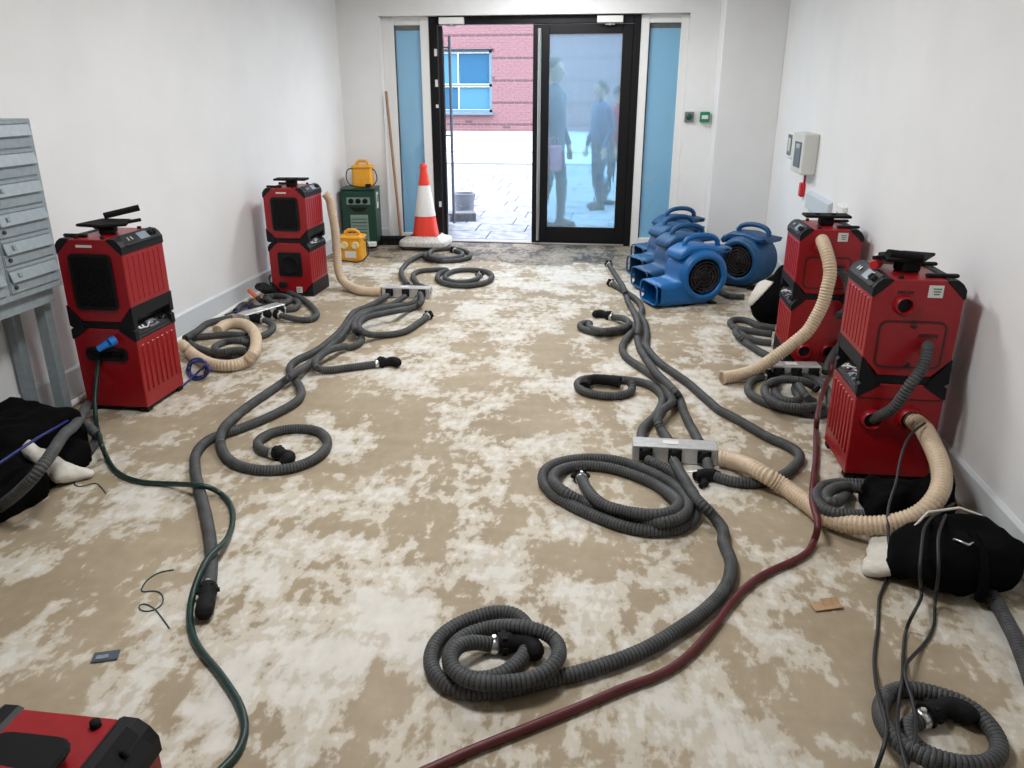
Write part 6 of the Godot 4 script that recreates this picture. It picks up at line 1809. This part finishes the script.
func build_outside() -> void:
	# ground rises gently away from the door
	var slope := 0.5 / 15.0
	var y_at := func(z: float) -> float: return maxf(0.0, (-9.0 - z) * slope)
	var tilt := Basis(Vector3(1, 0, 0), atan(slope))
	var g := Shape.new()
	g.quad(Vector3(-16, -0.012, -8.95), Vector3(14, -0.012, -8.95), Vector3(14, 0.5 - 0.012, -24.0), Vector3(-16, 0.5 - 0.012, -24.0))
	g.quad(Vector3(-16, -0.3, -24.0), Vector3(14, -0.3, -24.0), Vector3(14, -0.3, -8.95), Vector3(-16, -0.3, -8.95))
	var ground := structure("pavement", g, M.paving_joint)
	var s := Shape.new()
	s.bevel_box(Vector3.ZERO, Vector3(0.588, 0.03, 0.438), 0.004)
	var slab := s.done()
	var rng := RandomNumberGenerator.new()
	rng.seed = 19
	for j in 16:
		for i in 13:
			var z := -9.2 - j * 0.45
			var x := -5.4 + i * 0.6 + (0.3 if j % 2 else 0.0) + 0.1 * (j % 3)
			var o := part(ground, "slab", slab, M.paving)
			o.basis = tilt
			o.position = Vector3(x, y_at.call(z) + rng.randf() * 0.002 - 0.012, z)
	s = Shape.new()
	s.quad(Vector3(-16, y_at.call(-16.2) + 0.004, -16.2), Vector3(14, y_at.call(-16.2) + 0.004, -16.2), Vector3(14, y_at.call(-24.0) + 0.004, -24.0), Vector3(-16, y_at.call(-24.0) + 0.004, -24.0))
	structure("street", s, M.road)
	s = Shape.new()
	s.box(Vector3(-1, y_at.call(-16.25) + 0.01, -16.25), Vector3(30, 0.05, 0.5), tilt)  # flat bluish grey strips laid across the street
	structure("street_strip", s, M.strip_grey)
	s = Shape.new()
	s.box(Vector3(-1, y_at.call(-18.4) + 0.01, -18.4), Vector3(30, 0.05, 0.5), tilt)
	structure("street_strip", s, M.strip_grey)
	# unseen storeys and wings of our own building, added to shade the paving
	s = Shape.new()
	s.box(Vector3(-0.75, 6.0, -8.8), Vector3(24, 6.08, 0.3))
	s.box(Vector3((-12.75 + LEFT_X - 0.2) / 2, 1.48, -8.8), Vector3(LEFT_X - 0.2 + 12.75, 2.96, 0.3))
	s.box(Vector3((11.25 + RIGHT_X + 0.2) / 2, 1.48, -8.8), Vector3(11.25 - RIGHT_X - 0.2, 2.96, 0.3))
	structure("facade", s, M.brick_red)
	# the building over the way
	var z := -24.0
	var b := thing("brick_building", "red brick building across the street with blue filmed window", "building", Vector3(0, 0.5, z))
	var x0 := -7.6
	var x1 := -3.76
	var y0 := 0.52
	var y1 := 2.2
	s = Shape.new()
	s.box(Vector3((-16 + x0) / 2, 3.0, -0.3), Vector3(x0 + 16, 6.4, 0.5))
	s.box(Vector3((14 + x1) / 2, 3.0, -0.3), Vector3(14 - x1, 6.4, 0.5))
	s.box(Vector3((x0 + x1) / 2, (y0 - 0.2) / 2, -0.3), Vector3(x1 - x0, y0 + 0.2, 0.5))
	s.box(Vector3((x0 + x1) / 2, (y1 + 6.2) / 2, -0.3), Vector3(x1 - x0, 6.2 - y1, 0.5))
	part(b, "mortar_wall", s, M.mortar)
	s = Shape.new()
	var dark := Shape.new()
	for row in 68:
		var y := 0.0375 + row * 0.075
		var deep := row % 8 == 2
		for i in 80:
			var x := -12.0 + i * 0.225 + (0.1125 if row % 2 else 0.0)
			var xa := x - 0.107
			var xb := x + 0.107
			if y > y0 - 0.03 and y < y1 + 0.03:   # bricks are cut where they meet the window
				if xa < x0 and xb > x0:
					xb = x0
				elif xa < x1 and xb > x1:
					xa = x1
				elif xa >= x0 and xb <= x1:
					continue
			var t := dark if deep or rng.randf() < 0.015 else s
			t.box(Vector3((xa + xb) / 2, y, -0.05 if not deep else -0.056), Vector3(xb - xa, 0.064, 0.024))
	part(b, "bricks", s, M.brick_red).set_meta("kind", "stuff")
	part(b, "dark_bricks", dark, M.brick_dark).set_meta("kind", "stuff")
	s = Shape.new()
	s.box(Vector3((x0 + x1) / 2, y0 - 0.03, 0.02), Vector3(x1 - x0 + 0.1, 0.06, 0.18))
	part(b, "window_sill", s, M.window_frame_pale)
	s = Shape.new()
	for x in [x0 + 0.04, x1 - 0.04]:
		s.box(Vector3(x, (y0 + y1) / 2, -0.1), Vector3(0.08, y1 - y0, 0.1))
	for y in [y0 + 0.04, (y0 + y1) / 2 - 0.1, y1 - 0.03]:
		s.box(Vector3((x0 + x1) / 2, y, -0.1), Vector3(x1 - x0, 0.07, 0.1))
	var wf := part(b, "window_frame", s, M.window_frame_pale)
	for i in 4:
		for j in 2:
			var a := x0 + 0.08 + (x1 - x0 - 0.16) * i / 4.0
			var w := (x1 - x0 - 0.16) / 4.0
			var p0 := y0 + 0.08 if j == 0 else (y0 + y1) / 2 - 0.06
			var p1 := (y0 + y1) / 2 - 0.14 if j == 0 else y1 - 0.07
			part(wf, "pane", boxed(Vector3(a + w / 2, (p0 + p1) / 2, -0.12), Vector3(w - 0.02, p1 - p0, 0.012)), M.window_film if (i + j) % 3 else M.window_film_pale)
	s = Shape.new()
	s.box(Vector3((x0 + x1) / 2, y1 + 0.01, 0.0), Vector3(x1 - x0 + 0.1, 0.03, 0.06))
	part(b, "lintel", s, M.black_frame)


func ceiling_light(at: Vector3, energy: float) -> void:
	var r := thing("ceiling_light", "square flush white ceiling light panel over the corridor", "ceiling light", at, 0.0, "ceiling light panels")
	var s := Shape.new()
	for q in [[Vector3(0.3, -0.01, 0), Vector3(0.03, 0.02, 0.63)], [Vector3(-0.3, -0.01, 0), Vector3(0.03, 0.02, 0.63)], [Vector3(0, -0.01, 0.3), Vector3(0.57, 0.02, 0.03)], [Vector3(0, -0.01, -0.3), Vector3(0.57, 0.02, 0.03)]]:
		s.box(q[0], q[1])
	part(r, "frame", s, M.white_frame)
	part(r, "light_diffuser", boxed(Vector3(0, -0.006, 0), Vector3(0.57, 0.012, 0.57)), M.lamp_diffuser)
	var l := AreaLight3D.new()
	l.name = "panel_light"
	l.area_size = Vector2(0.56, 0.56)
	l.light_energy = energy
	l.light_color = Color(0.985, 0.99, 1.0)
	l.area_range = 14.0
	l.area_attenuation = 2.0
	l.shadow_enabled = true
	r.add_child(l)
	l.position = Vector3(0, -0.02, 0)
	l.rotation.x = -PI / 2


func _ready() -> void:
	# camera
	var cam := Camera3D.new()
	cam.name = "camera"
	add_child(cam)
	cam.fov = rad_to_deg(2.0 * atan(384.0 / 787.0))
	cam.position = Vector3(0, 1.6, 0)
	cam.rotation_order = EULER_ORDER_YXZ
	cam.rotation = Vector3(deg_to_rad(-20.4), deg_to_rad(7.53), 0)
	cam.near = 0.05
	cam.far = 200.0
	cam.current = true
	# bright overcast sky
	var sky := ProceduralSkyMaterial.new()
	sky.sky_top_color = Color(0.86, 0.9, 0.96)
	sky.sky_horizon_color = Color(0.94, 0.95, 0.97)
	sky.ground_bottom_color = Color(0.5, 0.5, 0.5)
	sky.ground_horizon_color = Color(0.8, 0.8, 0.8)
	sky.sky_energy_multiplier = 2.2
	sky.ground_energy_multiplier = 2.2
	sky.sun_angle_max = 0.0
	var env := Environment.new()
	env.background_mode = Environment.BG_SKY
	env.sky = Sky.new()
	env.sky.sky_material = sky
	env.tonemap_mode = Environment.TONE_MAPPER_LINEAR
	env.tonemap_exposure = 1.36
	env.sdfgi_enabled = true
	env.ssao_enabled = true
	env.ssil_enabled = true
	var we := WorldEnvironment.new()
	we.name = "environment"
	we.environment = env
	add_child(we)
	make_materials()
	for z in [-2.3, -4.9, -7.5]:
		ceiling_light(Vector3(-0.75, CEILING_Y, z), 4.0)
	build_shell()
	build_entrance()
	build_outside()
	# drying machines, lower ones first
	chest_unit("red lower machine with green hose in blue socket, nearest the letterboxes", Vector3(-2.59, 0, -3.76), 0.0, 0.46)
	octagon_unit("drying_unit", "red upper machine with black grille, next to the letterboxes", Vector3(-2.59, 0.46, -3.76), 0.0, 0.455, {"handle_turn": 0.4, "handle_tilt": 0.12, "handle_style": 1})
	octagon_unit("drying_unit", "red lower machine with round black outlet by the left wall", Vector3(-2.65, 0, -6.305), 0.0, 0.44, {"fan": true, "grounded": true, "lower": true, "top": false})
	octagon_unit("drying_unit", "red upper machine with black grille, on the one with round outlet", Vector3(-2.65, 0.444, -6.305), 0.0, 0.43, {"handle_turn": 0.1})
	octagon_unit("drying_unit", "red lower machine with two low ports behind the cream hose", Vector3(1.24, 0, -4.965), PI, 0.43, {"two_ports": true, "grounded": true, "lower": true, "top": false})
	octagon_unit("drying_unit", "red upper machine whose top port feeds the cream hose", Vector3(1.24, 0.434, -4.965), PI, 0.415, {"handle_turn": 0.0})
	chest_unit("red lower machine feeding the thick beige hose beside the right wall", Vector3(1.212, 0, -3.45), PI, 0.455)
	octagon_unit("drying_unit", "red upper machine with open port and gloves on top", Vector3(1.212, 0.455, -3.45), PI, 0.44, {"handle_turn": 0.25, "handle_tilt": -0.12, "handle_style": 1})
	octagon_unit("drying_unit", "lone red machine on the floor in the foreground corner", Vector3(-1.02, 0, -0.915), 0.0, 0.455, {"grounded": true, "handle_style": 2, "plain": true})
	var plug := Shape.new()
	plug.rod(Vector3(-2.525, 0.405, -3.562), Vector3(-2.54, 0.397, -3.53), 0.024, 14)
	plug.rod(Vector3(-2.54, 0.397, -3.53), Vector3(-2.585, 0.37, -3.5), 0.02, 14, 0.015)
	tag(part(self, "blue_plug", plug, M.plug_blue), "bright blue plug in the front of a red machine", "plug")
	manifold("silver manifold box with three hoses each side, in the open floor", Vector3(0.31, 0, -3.37), 0.0, 0.385)
	manifold("silver manifold box joined to pale hose behind far left machine", Vector3(-1.7, 0, -6.22), 0.03, 0.4)
	manifold("silver manifold box by left wall next to beige hose loop", Vector3(-2.6, 0, -5.4), 1.15, 0.38)
	manifold("slim silver manifold box before the far right machine", Vector3(1.08, 0, -4.6), 0.1, 0.3)
	lay_hoses()
	air_mover("bright blue blower in front of the others with duct towards the aisle", Vector3(0.64, 0, -6.36), 0.42, M.blue_shell)
	air_mover("worn blue blower second in row, duct sticking out to aisle", Vector3(0.57, 0, -6.86), 0.45, M.blue_shell_worn)
	air_mover("worn blue blower third in row, hidden but for its top", Vector3(0.53, 0, -7.36), 0.5, M.blue_shell_worn)
	air_mover("worn blue blower last in row, next to side pane", Vector3(0.58, 0, -7.9), 0.4, M.blue_shell_worn)
	air_mover("dark blue blower at right with black intake, nearest the right wall", Vector3(1.14, 0, -7.0), -0.7, M.blue_shell_worn)
	traffic_cone(Vector3(-2.06, 0, -8.42))
	green_tank(Vector3(-2.76, 0, -8.4), 0.12)
	transformer("yellow transformer sitting on top of the green machine", Vector3(-2.72, 0.632, -8.4), 0.1, 1.0, false)
	transformer("yellow transformer with two round sockets standing on the floor", Vector3(-2.62, 0, -7.62), 0.05, 1.1, true)
	broom(Vector3(-2.4, 0, -8.52))
	letterboxes()
	bags()
	small_things()
	wall_devices()
	people()
